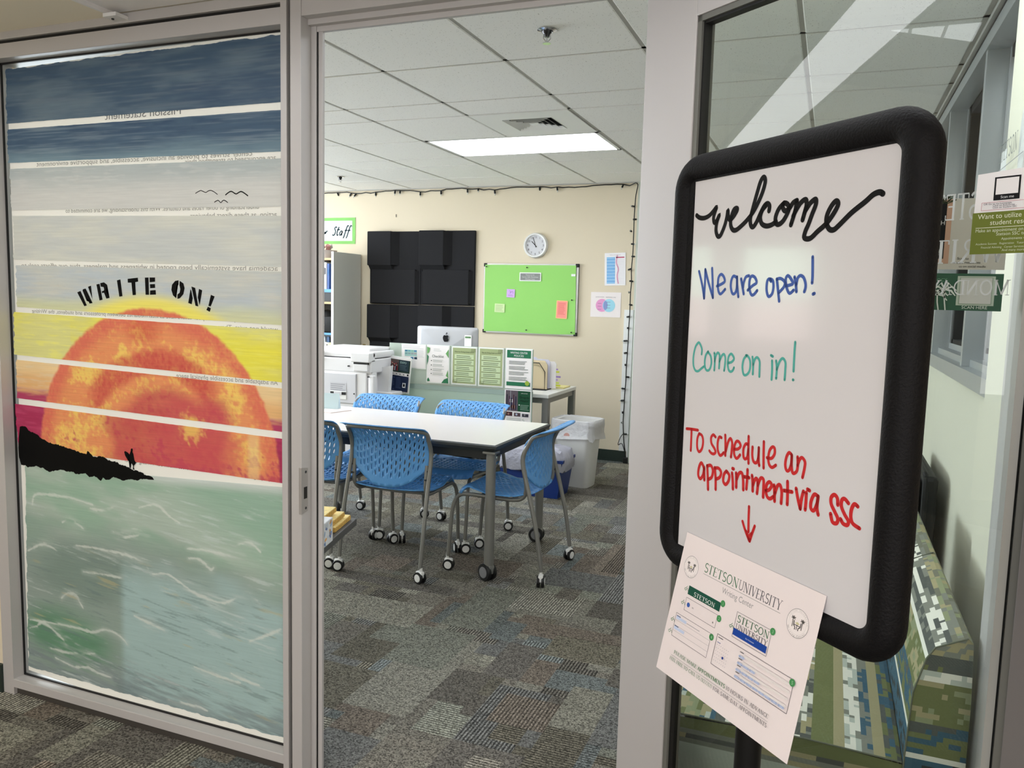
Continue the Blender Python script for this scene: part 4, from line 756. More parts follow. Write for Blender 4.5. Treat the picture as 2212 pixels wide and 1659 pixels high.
a, b_ = z6(175, 408), z6(490, 910); frame(a, b_); ww = b_[0]-a[0]; txt3('STETSON', a[0]+.003, a[1]-.013, ww*.92, .0098, (70, 112, 84)); txt3('UNIVERSITY', a[0]+.003, a[1]-.0225, ww*.92, .0072, (88, 88, 92))
K.rect(a[0], b_[1]+.003, b_[0]-.002, b_[1]+.0125, NB, True); K.text('Get Assistance', (a[0]+b_[0])/2, b_[1]+.0065, .002, (200, 208, 228), 'c'); badge(z6(572, 633), '3'); swirl((a[0], a[1]-.022))
a, b_ = z5(775, 1170), z6(715, 1555); frame(a, b_, .0007, (104, 100, 104)); ww = b_[0]-a[0]; hh = a[1]-b_[1]
K.rect(a[0]+.003, a[1]-.004, a[0]+.013, a[1]-.003, (60, 60, 64)); K.rect(a[0]+.003, a[1]-.011, a[0]+.010, a[1]-.010, (110, 120, 160))
for i in range(7):
    for j in range(6): K.disc(a[0]+.004+i*.0042, a[1]-.014-j*.0045, .0006, (176, 174, 178), n=6)
K.disc(a[0]+.021, a[1]-.027, .0019, (34, 60, 140))
for j in range(4):
    y = a[1]-hh*(.12+.215*j); K.rect(a[0]+ww*.34, y, a[0]+ww*.39, y+.0011, (90, 88, 92)); K.rect(a[0]+ww*.40, y-.004, b_[0]-.002, y-.0005, (220, 214, 212)); K.layer()
    for i in range((1, 3, 4, 8)[j]): K.line([(a[0]+ww*(.345+.08*i), y-.0055), (a[0]+ww*(.40+.08*i), y-.0055)], .0034, (180, 192, 220), caps=True)
badge(z6(795, 1205), '5')
x0_, y0_ = z5(287, 1350); xe, ye = z6(520, 1575); W1 = xe-x0_; ym1 = y0_-.002
txt3('PLEASE MAKE', x0_, ym1-.003, W1*.27, .0052, (70, 122, 84)); txt3('APPOINTMENTS', x0_+W1*.28, ym1-.003, W1*.30, .0052, (46, 112, 66), bold=.03); txt3('10 HOURS IN ADVANCE', x0_+W1*.59, ym1-.003, W1*.41, .0052, (84, 84, 88))
x0_, y0_ = z5(245, 1405); K.rect(x0_, y0_+.001, x0_+W1*1.03, y0_+.0014, (130, 130, 130))
txt3('FEEL FREE TO CALL US (X27717)', x0_-.001, y0_-.0065, W1*.49, .0052, (70, 122, 84)); txt3('FOR SAME-DAY APPOINTMENTS', x0_+W1*.5, y0_-.0065, W1*.53, .0052, (84, 84, 88))
K.done('print', pg)
# ================================================================== PAPERS AND LETTERING ON THE DOOR AND SIDELIGHT
dn3 = Vector((0, 0, 0))
def dpt(px, py, dep=0.0): return ond(px, py, dep)
LK = Ink((0, .0185, 0), (1, 0, 0), (0, 0, 1), (0, -1, 0), .0001)
LET = (196, 200, 196)
def dl_text(t, pr, pbot, ptop, w, h):                  # mirrored line whose first letter's right end sits at photo point
    a = dpt(*pr, .0185); LK.text(t, a[0], a[1], h, LET, 'l', 'serif', maxw=-w, mirror=True)
dl_text('STETSON', (2113, 472), 0, 0, .135, .040)
dl_text('WRITING', (2170, 566), 0, 0, .190, .036)
dl_text('MONDAY-FRIDAY', (2180, 638), 0, 0, .235, .0225)
LK.done('frosted_lettering', dl, 'frosted serif lettering seen reversed on the glass', mat('frosted_vinyl', (196, 200, 196), .7, attr='Col'))
# flyer on the door glass
def dW(u_, z, off=.0): p = np.array(P0)+DU*u_+DN*off; return np.array([p[0], p[1], z])
fa, fb, fc, fd = dpt(2112, 379), dpt(2212, 366), dpt(2212, 549), dpt(2105, 550)
u0, zt_, zb_ = fa[0], fa[1], fd[1]; FW = .157
fl = tag(obj('flyer', B().add([dW(u0, zb_, .004), dW(u0+FW, zb_+.004, .004), dW(u0+FW, zt_+.008, .004), dW(u0+.003, zt_, .004), dW(u0, zb_, .003), dW(u0+FW, zb_+.004, .003), dW(u0+FW, zt_+.008, .003), dW(u0+.003, zt_, .003)], [(0, 1, 2, 3), (7, 6, 5, 4), (0, 4, 5, 1), (2, 6, 7, 3), (3, 7, 4, 0), (1, 5, 6, 2)]), PAPER), 'white and olive flyer about student resources on the door glass at far right', 'flyer')
fh = zt_-zb_
K = Ink(dW(u0, zb_, .0042), DU, (0, 0, 1), DN, .0001)
K.rect(0, 0, FW, fh*.52, (112, 122, 50), True); K.text('Want to utilize more', .008, fh*.44, .0072, (226, 228, 200), maxw=FW*.9); K.text('student resources?', .026, fh*.36, .0072, (226, 228, 200), maxw=FW*.75)
K.rect(.006, fh*.325, FW, fh*.332, (226, 228, 200)); K.text('Make an appointment on campus', .006, fh*.275, .0048, (214, 218, 190), maxw=FW*.94); K.text('Stetson SSC today!', .036, fh*.225, .0048, (214, 218, 190)); K.text('Appointments with:', .044, fh*.17, .0036, (214, 218, 190))
K.text('Academic Success   Registration   Tutoring', .008, fh*.115, .003, (206, 210, 180)); K.text('Financial Advising   Career Services', .016, fh*.07, .003, (206, 210, 180)); K.text('And many more!', .046, fh*.03, .0034, (206, 210, 180))
K.poly([(.028, fh*.66), (.064, fh*.66), (.064, fh*.945), (.028, fh*.945)], (22, 22, 24)); K.layer(); K.rect(.0305, fh*.73, .0615, fh*.925, (236, 232, 230), True); K.text('Scan me', .038, fh*.68, .004, (220, 220, 220))
K.box(.012, fh*.545, .072, fh*.64, .0005, (190, 110, 120)); K.text('OR Go to my.homepage,', .015, fh*.61, .0028, (80, 70, 80)); K.text('Click on Resources', .028, fh*.585, .0028, (90, 80, 90)); K.text('Click on Student SSC', .028, fh*.56, .0028, (90, 80, 90))
K.text('ST', .084, fh*.82, .011, (150, 150, 150), font='serif'); K.text('UN', .084, fh*.75, .009, (170, 170, 170), font='serif'); K.rect(.082, fh*.67, FW, fh*.72, NB); K.lines(.084, fh*.56, FW-.01, fh*.65, 4, LG); K.text('Download', .088, fh*.93, .003, (110, 110, 110))
K.done('print', fl)
# notices taped to the sidelight
def onside(px, py): q = ony(px, py, YG+.012); return q[0], q[2]
def notice(name, label, x0, x1, z0, z1, y, col=PAPER, cat='poster', group=None, tilt=0, m=None):
    t = tag(obj(name, B().box(0, x1-x0, 0, .001, 0, z1-z0), m or col), label, cat, group); t.location = (x0, y, z0); t.rotation_euler = (0, tilt, 0)
    return t, Ink((0, 0, 0), X_, Z_, NY, .0004), x1-x0, z1-z0
a, b_ = onside(2000, 590), onside(2162, 673)
t, K, w, h = notice('poster', 'green poster with white palms and SCAN HERE on the sidelight glass', a[0]-.05, b_[0], b_[1], a[1], YG+.012, m=mat('poster_green', (22, 84, 56), .45))
w0_ = w-.05
K.text('SCAN HERE', .05+w0_*.66, h*.05, h*.085, (220, 230, 222), 'c'); K.poly([(.05+w0_*.42, h*.14), (.05+w0_*.9, h*.14), (.05+w0_*.9, h*.93), (.05+w0_*.42, h*.93)], (196, 210, 196)); K.layer(); K.rect(.05+w0_*.45, h*.17, .05+w0_*.87, h*.9, (150, 170, 150), True); K.rect(.05+w0_*.46, h*.19, .05+w0_*.86, h*.885, (214, 216, 212), True)
for (bx, bz, s_) in ((.05+w0_*.17, h*.42, .021), (.05+w0_*.26, h*.56, .023)):
    K.line([(bx+.004, 0), (bx+.001, bz*.5), (bx, bz)], .0025, (224, 232, 226))
    for an in (-25, 15, 60, 120, 165, 205): K.line([(bx, bz), (bx+s_*.6*math.cos(math.radians(an)), bz+s_*.55*math.sin(math.radians(an))+.003), (bx+s_*math.cos(math.radians(an)), bz+s_*.7*math.sin(math.radians(an))-.006)], .0042, (224, 232, 226), taper=True)
K.text('SOCY', .05+w0_*.12, h*.78, h*.085, (120, 170, 136)); K.disc(.05-.004, h*.5, .017, (120, 180, 120)); K.text('A', .048, h*.42, .014, (222, 230, 222), 'c')
K.done('print', t)
a, b_ = onside(2010, 440), onside(2158, 583)
t, K, w, h = notice('poster', 'beige poster with a rose arch, plant and small scan text on the sidelight', a[0]-.10, b_[0]+.01, b_[1], a[1]+.01, YG+.014, m=mat('poster_beige', (198, 196, 186), .55))
K.rect(.02, .012, .142, h*.99, (196, 160, 138), True); K.rect(.03, .022, .132, h*.96, (24, 24, 26), True); K.text('WITH', .098, h*.63, .009, (220, 220, 218)); K.text('W', .1, h*.2, .03, (204, 206, 204), font='serif')
for i in range(16): q = random.Random(i); K.line([(.12+q.uniform(-.01, .012), h*.93), (.12+q.uniform(-.02, .03), h*1.0+q.uniform(-.004, .008))], .004, (52, 70, 48), taper=True)
K.text('Scan to', .158, h*.14, .0052, (50, 50, 50)); K.text('access resources', .152, h*.085, .0052, (50, 50, 50), maxw=.07); K.text('us on social media', .162, h*.03, .0048, (50, 50, 50), maxw=.06)
K.done('print', t)
# curled sheet on the right-hand window wall
a1, a2 = onx(2150, 372, XR-.034), onx(2153, 255, XR-.034)
cs_ = B(); rws = []
for i in range(9):
    y = 2.30+.06*i; cx_ = XR-.035-.012*math.sin(i*.8); rws.append([(cx_, y, 1.70), (cx_, y, 1.98-.012*i)])
cs_.add([p for r_2 in rws for p in r_2], [(2*i, 2*i+1, 2*i+3, 2*i+2) for i in range(8)])
t = tag(obj('curled_sheet', cs_, mat('grey_sheet', (206, 208, 206), .6)), 'curled white sheet printed STETSON hanging high on the right wall', 'sheet')
K = Ink((XR-.052, 2.74, 1.70), (0, -1, 0), Z_, (-1, 0, 0), .0005); K.text('STETSON', .03, .14, .05, (120, 124, 120), font='serif', maxw=.3); K.line([(.02, .12), (.36, .12)], .003, (150, 150, 150)); K.line([(.04, .1), (.1, .06), (.14, .0)], .008, (110, 112, 108), 3); K.done('print', t)
# ================================================================== FURNITURE
S = .9467
CAPW = mat('white_caster_cap', (228, 228, 226), .4); TYRE = mat('black_tyre', (18, 18, 18), .5)
# ---- perforated plastic shell: every cell of the sheet has a real slot
def shell(fn, nu, nv, hole, thick=.004, sc=S):
    b = B(sc)
    for i in range(nu):
        st = .5*(i % 2); rows = [(j-st, j+1-st) for j in range(nv+(1 if st else 0))]
        for (a, c) in rows:
            a0, c0 = max(a, 0), min(c, nv); u0, u1, v0, v1 = i/nu, (i+1)/nu, a0/nv, c0/nv
            full = (c0-a0) > .99; um, vm = (u0+u1)/2, (v0+v1)/2
            h = hole(um, vm) if full else None
            if not h:
                k = 2; vs = [fn(u0+(u1-u0)*p/k, v0+(v1-v0)*q/k) for q in range(k+1) for p in range(k+1)]
                b.add(vs, [(q*(k+1)+p, q*(k+1)+p+1, (q+1)*(k+1)+p+1, (q+1)*(k+1)+p) for q in range(k) for p in range(k)]); continue
            ru, rv, tilt = h; out, inn = [], []
            per = [(-1, -1), (0, -1), (1, -1), (1, -.33), (1, .33), (1, 1), (0, 1), (-1, 1), (-1, .33), (-1, -.33)]
            for (p, q) in per:
                out.append(fn(um+p*(u1-u0)/2, vm+q*(v1-v0)/2)); an = math.atan2(q, p)
                eu, ev = ru*math.cos(an)*(u1-u0)/2, rv*math.sin(an)*(v1-v0)/2; inn.append(fn(um+eu+tilt*ev*nv/nu, vm+ev))
            n = len(per); b.add(out+inn, [(k, (k+1) % n, n+(k+1) % n, n+k) for k in range(n)])
    return b
def shell_obj(name, b, m, parent, th):
    me = b.mesh(name, m, smooth=True); bm = bmesh.new(); bm.from_mesh(me); bmesh.ops.remove_doubles(bm, verts=bm.verts, dist=.0002)
    bmesh.ops.recalc_face_normals(bm, faces=bm.faces[:]); bm.to_mesh(me); bm.free()
    for p in me.polygons: p.use_smooth = True
    o = obj(name, me, None, parent); md = o.modifiers.new('thickness', 'SOLIDIFY'); md.thickness = th; md.offset = 0; return o
BP = [(-.180, .44), (-.172, .52), (-.164, .60), (-.160, .68), (-.166, .725), (-.184, .762), (-.214, .792), (-.255, .812), (-.300, .822), (-.318, .823)]
BL = np.concatenate([[0], np.cumsum([math.dist(a, b_) for a, b_ in zip(BP, BP[1:])])]); BZ = np.array([p[1] for p in BP]); BYY = np.array([p[0] for p in BP])
def back_pt(u, v):
    x = (u-.5)*2; bot = .475+.135*abs(x)**2.6; s0 = np.interp(bot, BZ, BL); s1 = BL[-1]-.035*abs(x)**5; l_ = s0+(s1-s0)*v
    z = float(np.interp(l_, BL, BZ)); y = float(np.interp(l_, BL, BYY))
    hwz = .238*(1 if z > .62 else math.sqrt(max(0, 1-((.62-z)/.30)**2)))
    return (x*hwz*(1+.03*(z > .74)), y-.035*(1-x*x)*min(1, (.86-z)/.2), z)
def seat_pt(u, v):
    x = (u-.5)*2; y = -.195+.435*v; hw = .228-.012*v+.0*x
    rnd = .03*abs(x)**6; y2 = y+(rnd if v < .2 else (-rnd*1.3 if v > .8 else 0))
    z = .452-.010*math.sin(v*math.pi)+.012*x*x+(.022 if v > .55 else 0)*math.sin(min(1, (v-.55)/.3)*math.pi/2 if v > .55 else 0)-.05*max(0, (v-.88)/.12)**2+.012*max(0, (.12-v)/.12)
    return (x*hw, y2, z)
def back_hole(u, v):
    if u < .06 or u > .94 or v < .12 or v > .93: return None
    return (.34, .70, (u-.5)*1.2*(1 if v > .4 else .6))
def seat_hole(u, v):
    if u < .10 or u > .90 or v < .10 or v > .84: return None
    return (.44, .70, (u-.5)*.5)
def make_caster(parent, x, y, rz, r=.031, cap=None):
    c = obj('caster', B(S).bbox(-.013, .013, -.020, .026, .030, .066, .006).lathe([(.008, .055), (.008, .085)], (0, -.004, 0), 10), WHITE, parent, smooth=True)
    c.location = (x*S, y*S, 0); c.rotation_euler = (0, 0, rz)
    for sx in (-1, 1):
        w = B(S).lathe([(r*.62, sx*.020), (r*.95, sx*.020), (r, sx*.017), (r, sx*.006), (r*.9, sx*.005)], (0, .004, r), 22, 'x', 0)
        w.lathe([(.0001, sx*.0225), (r*.66, sx*.0215), (r*.68, sx*.0195)], (0, .004, r), 22, 'x', 1)
        obj('wheel', w, [TYRE, cap or CAPW], c, smooth=True)
    return c
def make_chair(name, label, grp):
    t = thing(name, label, 'chair', (0, 0, 0), 0, grp)
    shell_obj('backrest', shell(back_pt, 19, 10, back_hole), BLUE, t, .005); shell_obj('seat', shell(seat_pt, 15, 12, seat_hole), BLUE, t, .006)
    b = B(S); b.tube(smoothpath([(s_*.236, y, z) for s_, y, z in ((-1, -.190, .745), (-1.0, -.215, .785))]+[(-.20, -.262, .802), (-.10, -.278, .806), (0, -.284, .806), (.10, -.278, .806), (.20, -.262, .802)]+[(.236, -.215, .785), (.236, -.190, .745)], 4), .0115, 10)
    obj('back_rail', b, GREYT, t, smooth=True)
    for sx in (-1, 1):
        rp = smoothpath([(sx*.245, -.285, .08), (sx*.247, -.268, .20), (sx*.246, -.245, .32), (sx*.243, -.205, .48), (sx*.241, -.172, .60), (sx*.240, -.164, .68), (sx*.236, -.190, .748)], 4)
        obj('leg', B(S).tube(rp, .0118, 10), GREYT, t, smooth=True)
        fp = smoothpath([(sx*.215, .272, .08), (sx*.216, .262, .22), (sx*.214, .248, .36), (sx*.208, .215, .425), (sx*.205, .15, .437), (sx*.205, 0, .434), (sx*.206, -.10, .436), (sx*.211, -.150, .448), (sx*.217, -.176, .485), (sx*.219, -.176, .54), (sx*.219, -.166, .605)], 4)
        obj('leg', B(S).tube(fp, .0112, 10), GREYT, t, smooth=True)
        for (yb, zb_) in ((-.186, .53), (-.176, .575)): obj('bolt', B(S).lathe([(.005, sx*.215), (.005, sx*.245)], (0, yb, zb_), 8, 'x'), DARK, t)
    obj('crossbar', B(S).tube([(-.205, .10, .43), (0, .10, .425), (.205, .10, .43)], .009, 8).tube([(-.205, -.08, .43), (0, -.08, .425), (.205, -.08, .43)], .009, 8), GREYT, t, smooth=True)
    for (x, y, a) in ((-.247, -.285, 1.9), (.247, -.285, 1.2), (-.215, .272, 2.6), (.215, .272, .6)): make_caster(t, x, y, a)
    return t
GC = 'blue perforated chairs around the white table'
ch = make_chair('caster_chair', 'blue perforated caster chair at the near side of the table, its back to us', GC)
ch.location = (-2.180*S, 3.915*S, 0); ch.rotation_euler = (0, 0, .03)
CH = [((-1.620, 4.115), math.pi/2, 'blue perforated chair at the right end of the table, beside the white bin'),
      ((-2.135, 4.475), math.pi-.03, 'blue perforated chair on the far side, nearer the drop-in flyer'),
      ((-2.745, 4.480), math.pi+.03, 'blue perforated chair on the far side, in front of the printer'),
      ((-2.745, 3.905), .06, 'blue perforated chair cut off by the door post at the near left')]
for (x, y), a, lb in CH: dup(ch, (x*S, y*S, 0), a, lb)
rr_ = random.Random(11)
for o in bpy.data.objects:
    if o.name.startswith('caster') and o.parent and o.parent.name.startswith('caster_chair') and o.parent is not ch: o.rotation_euler.z += rr_.uniform(-.8, .8)
# ---- white meeting table
tb = thing('meeting_table', 'white topped caster table with dark edge and grey legs in the middle of the room', 'table', ((-3.11-1.575)/2*S, (3.79+4.66)/2*S, 0))
hx_, hy_ = .7675, .435
T = B(S); cc = .05
po = [(-hx_, -hy_), (hx_-cc*.0, -hy_), (hx_, hy_), (-hx_, hy_)]
def inset(d): return [(-hx_+d, -hy_+d), (hx_-d, -hy_+d), (hx_-d, hy_-d), (-hx_+d, hy_-d)]
obj('tabletop', T.prism(inset(.012), 'z', .722, .7405), mat('white_laminate', (236, 230, 226), .32, noise=((2, 2, 2), .01, 2)), tb)
E_ = B(S); A0, A1, A2, A3 = inset(.012), inset(0), inset(.002), inset(.03)
for (p, q, z0, z1) in ((A0, A1, .7405, .735), (A1, A2, .735, .722), (A2, A3, .722, .700)):
    for k in range(4): a, c, e, g = p[k], p[(k+1) % 4], q[(k+1) % 4], q[k]; E_.add([(*a, z0), (*c, z0), (*e, z1), (*g, z1)], [(0, 1, 2, 3)])
E_.add([(*p, .700) for p in A3], [(3, 2, 1, 0)]); obj('edge_band', E_, mat('table_edge', (58, 62, 64), .5), tb)
ap = B(S)
for (a, c, d, e) in ((-hx_+.08, hx_-.08, -hy_+.055, -hy_+.08), (-hx_+.08, hx_-.08, hy_-.08, hy_-.055), (-hx_+.055, -hx_+.08, -hy_+.06, hy_-.06), (hx_-.08, hx_-.055, -hy_+.06, hy_-.06)): ap.box(a, c, d, e, .655, .702)
obj('apron', ap, DARK, tb)
for sx in (-1, 1):
    for sy in (-1, 1):
        lg = obj('leg', B(S).lathe([(.0265, .085), (.0265, .70)], (0, 0, 0), 20).bbox(-.036, .036, -.036, .036, .69, .703, .003), GREYT, tb, smooth=True); lg.location = (sx*(hx_-.045)*S, sy*(hy_-.045)*S, 0)
        c = obj('caster', B(S).bbox(-.018, .018, -.03, .036, .04, .09, .008).lathe([(.012, .07), (.012, .1)], (0, 0, 0), 10), GREYT, tb, smooth=True); c.location = lg.location; c.rotation_euler = (0, 0, .9+sx*.5+sy*.3)
        for s_ in (-1, 1):
            w = B(S).lathe([(.028, s_*.030), (.044, s_*.030), (.047, s_*.026), (.047, s_*.010), (.04, s_*.008)], (0, .01, .047), 26, 'x', 0).lathe([(.0001, s_*.034), (.029, s_*.033), (.031, s_*.028)], (0, .01, .047), 26, 'x', 1)
            obj('wheel', w, [TYRE, mat('grey_cap', (120, 120, 122), .5)], c, smooth=True)
TZ = .7405*S
pq = [onz(703, 889, TZ+.001), onz(759, 887.5, TZ+.001), onz(735, 881, TZ+.001), onz(700, 879, TZ+.001)]
c0 = onz(728, 884, TZ)
t = tag(obj('folder', B().box(-.22, .11, -.15, .02, 0, .003), [mat('paper_pinkish', (232, 214, 210), .5)]), 'white folder lying at the left end of the table', 'folder'); t.location = (c0[0], c0[1], TZ); t.rotation_euler = (0, 0, -.25)
obj('cover', B().box(-.215, .105, -.14, .018, .003, .0045), PAPER, t)
c0 = onz(719, 885, TZ)
t = thing('table_card', 'small pale blue standing card at the far left of the table', 'card', (c0[0]-.02, c0[1], TZ), .2)
obj('card', B().prism([(0, 0), (.05, 0), (.028, .10)], 'x', -.05, .05), mat('card_blue', (206, 226, 232), .5), t)
# ---- desk with frosted screen
DKY0, DKY1, DZ = 6.12*S, 6.88*S, .735*S
DXR = -2.095*S; DXL = -3.95*S
dk = thing('desk', 'white desk with square grey legs behind the frosted screen', 'desk', ((DXL+DXR)/2, (DKY0+DKY1)/2, 0))
ox, oy = (DXL+DXR)/2, (DKY0+DKY1)/2; hw, hd = (DXR-DXL)/2, (DKY1-DKY0)/2
obj('desktop', B().bbox(-hw, hw, -hd, hd, DZ-.028, DZ, .003), mat('desk_laminate', (222, 222, 218), .4), dk)
obj('rail', B().box(-hw+.03, hw-.03, -hd+.012, -hd+.04, DZ-.07, DZ-.03).box(-hw+.03, hw-.03, hd-.04, hd-.012, DZ-.07, DZ-.03).box(hw-.04, hw-.012, -hd+.04, hd-.04, DZ-.07, DZ-.03), GREYT, dk)
for sx in (-1, 1):
    for sy in (-1, 1):
        l_ = obj('leg', B().bbox(-.026, .026, -.026, .026, .012, DZ-.028, .003).lathe([(.02, 0), (.02, .014)], (0, 0, 0), 12), GREYT, dk); l_.location = (sx*(hw-.028), sy*(hd-.03), 0)
obj('cable_tray', B().box(-.4, .3, .1, .2, DZ-.15, DZ-.13), DARK, dk)
br = obj('bracket', B().prism([(0, 0), (.012, 0), (-.03, -.16), (-.045, -.16)], 'y', -.01, .01), WHITE, dk); br.location = (hw-.20, -hd+.02, DZ-.03)
obj('clamp', B().bbox(-.03, .03, -.01, .03, -.035, 0, .003), BLK, dk).location = (hw-.165, -hd+.06, DZ-.035)
SY = 6.02*S*1.0
scn = thing('privacy_screen', 'frosted aqua screen panel standing along the front of the desk', 'screen', (0, 0, 0))
FRO = mat('frosted_aqua', (206, 226, 214), .35, thick=.45); SY = 5.70
def sx_(px, py=800): return float(ony(px, py, SY)[0])
def sz_(py, px=1000): return float(ony(px, py, SY)[2])
xl_, xr_ = sx_(841), sx_(1151); zt1 = float(ony(841, 740, SY)[2]); zm = float(ony(1000, 833, SY)[2])
obj('upper_panel', B().bbox(xl_, xr_, SY, SY+.008, zm-.012, zt1, .001), mat('frosted_pale', (212, 222, 212), .3, thick=.5), scn)
obj('support_rail', B().box(xl_+.02, xr_, SY+.001, SY+.02, zm-.05, zm-.012), mat('rail_green', (150, 170, 162), .4), scn)  # band stands in for the desk edge showing through the frosted panel
obj('lower_panel', B().bbox(xl_+.03, xr_, SY+.002, SY+.01, .18, zm-.05, .001), FRO, scn)
for k, x in enumerate((xl_+.10, xr_-.12)): obj('foot', B().bbox(x-.02, x+.02, SY-.02, SY+.03, 0, .2, .003), GREYT, scn)
# ---- papers in clear sleeves on the screen
def flyer(px0, px1, py0, py1, label, paint, name='flyer', col=PAPER, tilt=0, y=None, group=None, cat='flyer'):
    y = y or SY-.006; p0 = ony(px0, py1, y); p1 = ony(px1, py0, y); w, h = p1[0]-p0[0], p1[2]-p0[2]
    t = tag(obj(name, B().box(0, w, 0, .002, 0, h), col), label, cat, group); t.location = (p0[0], y, p0[2]); t.rotation_euler = (0, tilt, 0)
    obj('sleeve', B().box(-.006, w+.006, .002, .004, -.008, h+.006), mat('clear_acrylic', (228, 236, 230), .12, coat=.5), t)
    K = Ink((0, 0, 0), X_, Z_, NY, .0006); paint(K, w, h); K.done('print', t); return t
LEAF, LEAF2 = (110, 164, 100), (52, 118, 82)
def p_schedule(K, w, h):
    K.lines(.01, h*.82, w-.01, h*.97, 3, (206, 204, 206)); K.lines(w*.68, h*.45, w-.01, h*.8, 7, (206, 206, 206)); K.rect(w*.12, h*.5, w*.65, h*.78, (160, 196, 190), True)
    for i, c in enumerate(((56, 110, 140), (100, 160, 170), (130, 180, 160), (70, 120, 160))): K.rect(w*(.13+.13*i), h*.70, w*(.24+.13*i), h*.76, c); K.rect(w*(.13+.13*i), h*.58, w*(.24+.13*i), h*.66, (120+15*i, 160, 160))
    K.rect(w*.38, h*.38, w*.5, h*.47, (60, 120, 160)); K.rect(w*.53, h*.38, w*.65, h*.47, (40, 60, 80))
flyer(868, 919, 746, 793, 'white schedule sheet with teal boxes, leftmost on the screen', p_schedule)
def p_check(K, w, h):
    K.text('Checklist', w*.5, h*.68, h*.075, (52, 72, 66), 'c', maxw=w*.55); K.lines(w*.3, h*.84, w*.66, h*.93, 2, (196, 200, 196))
    for i, z in enumerate((.58, .46, .34, .23)): K.disc(w*.2, h*(z+.01), w*.022, (40, 60, 56)); K.lines(w*.27, h*(z-.03), w*.8, h*(z+.05), 3, (170, 176, 170), seed=i)
    K.poly([(0, h*.96), (w*.14, h*.93), (w*.1, h*.82), (0, h*.76)], LEAF); K.poly([(0, h*.76), (w*.08, h*.7), (w*.05, h*.56), (0, h*.46)], LEAF2); K.poly([(w, h*.92), (w*.86, h*.80), (w, h*.68)], LEAF)
    K.poly([(w, 0), (w*.68, 0), (w*.8, h*.1), (w*.98, h*.15)], LEAF2); K.poly([(w*.97, h*.36), (w*.88, h*.2), (w, h*.14)], LEAF); K.poly([(w*.02, h*.02), (w*.14, h*.03), (w*.12, h*.08), (w*.07, h*.13), (w*.02, h*.08)], LEAF2)
flyer(922, 970, 748, 825, 'white checklist sheet edged with green leaves', p_check)
def p_sage(ttl):
    def f(K, w, h):
        K.rect(.004, .004, w-.004, h-.004, (164, 176, 130), True); K.text(ttl, w*.5, h*.86, h*.04, (60, 74, 50), 'c', maxw=w*.8)
        for i in range(5): K.rect(w*.1, h*(.68-.155*i), w*.9, h*(.81-.155*i), (196, 212, 172)); K.rect(w*.1, h*(.665-.155*i), w*.9, h*(.68-.155*i), (122, 136, 96))
        K.layer()
        for i in range(5): K.lines(w*.18, h*(.70-.155*i), w*.84, h*(.79-.155*i), 2, (110, 124, 96), seed=i+3)
        for (cx_, cz_) in ((.12, .07), (.88, .93)):
            for k in range(4): K.line([(w*(cx_-.08+.05*k), h*(cz_-.05)), (w*(cx_-.05+.05*k), h*(cz_+.05))], w*.022, (26, 34, 24), taper=True)
    return f
flyer(976, 1029, 752, 828, 'sage green sheet of five boxes, left one of the pair', p_sage('What the Writing Center can do'))
flyer(1034, 1087, 754, 832, 'sage green sheet of five boxes, right one of the pair', p_sage('What the Writing Center can not do'))
def p_pol(K, w, h):
    K.rect(.006, h*.78, w-.006, h*.975, (44, 112, 80), True); K.text('WRITING CENTER', w*.5, h*.885, h*.05, (236, 240, 236), 'c', maxw=w*.68); K.text('POLICIES', w*.5, h*.81, h*.05, (236, 240, 236), 'c', maxw=w*.38); K.rect(.006, h*.07, w-.006, h*.17, (44, 112, 80), True)
    for i in range(4): K.lines(w*.12, h*(.61-.135*i), w*.9, h*(.71-.135*i), 3, (120, 126, 122), seed=i, duty=.45)
    K.disc(w*.85, h*.15, w*.09, (150, 176, 70), n=9)
flyer(1092, 1149, 756, 838, 'white and green writing center policies sheet at the right end', p_pol)
def p_drop(K, w, h):
    K.rect(.004, h*.36, w*.5, h-.004, (92, 84, 92)); K.rect(w*.5, h*.36, w-.004, h-.004, (28, 74, 50), True)
    for i in range(5): K.rect(w*(.06+.085*i), h*.4, w*(.10+.085*i), h*(.86-.05*(i % 3)), (44+24*(i % 2), 40, 52+14*(i % 3)))
    K.rect(w*.18, h*.62, w*.30, h*.72, (206, 204, 210)); K.rect(w*.22, h*.44, w*.42, h*.54, (130, 96, 92)); K.rect(w*.2, h*.37, w*.22, h*.98, (150, 150, 156)); K.layer()
    K.text('Drop-In', w*.75, h*.76, h*.07, (12, 32, 22), 'c', maxw=w*.36); K.text('Hours!', w*.75, h*.66, h*.07, (12, 32, 22), 'c', maxw=w*.32); K.text('JOIN US FOR', w*.75, h*.90, h*.026, (210, 220, 214), 'c', maxw=w*.3); K.lines(w*.6, h*.4, w*.96, h*.58, 4, (130, 160, 144)); K.disc(w*.56, h*.56, w*.022, (230, 236, 232))
    for i in range(3):
        x = w*(.05+.32*i); K.rect(x-.004, h*.19, x+w*.27, h*.36-i*.004, (226, 224, 226), True); K.rect(x, h*.21, x+w*.25, h*.335-i*.004, ((70, 40, 44), (84, 66, 72), (48, 46, 56))[i], True); K.disc(x+w*.10, h*.27, w*.04, ((150, 112, 100), (170, 180, 196), (120, 118, 120))[i])
    K.lines(w*.08, h*.03, w*.8, h*.16, 3, (150, 156, 150)); K.line([(w*.5, h*.06), (w*.72, h*.05), (w*.78, h*.1), (w*.7, h*.12), (w*.76, h*.15)], .002, (90, 130, 100), 4)
flyer(1090, 1147, 845, 912, 'grey and green drop-in hours sheet low on the screen, near its right end', p_drop)
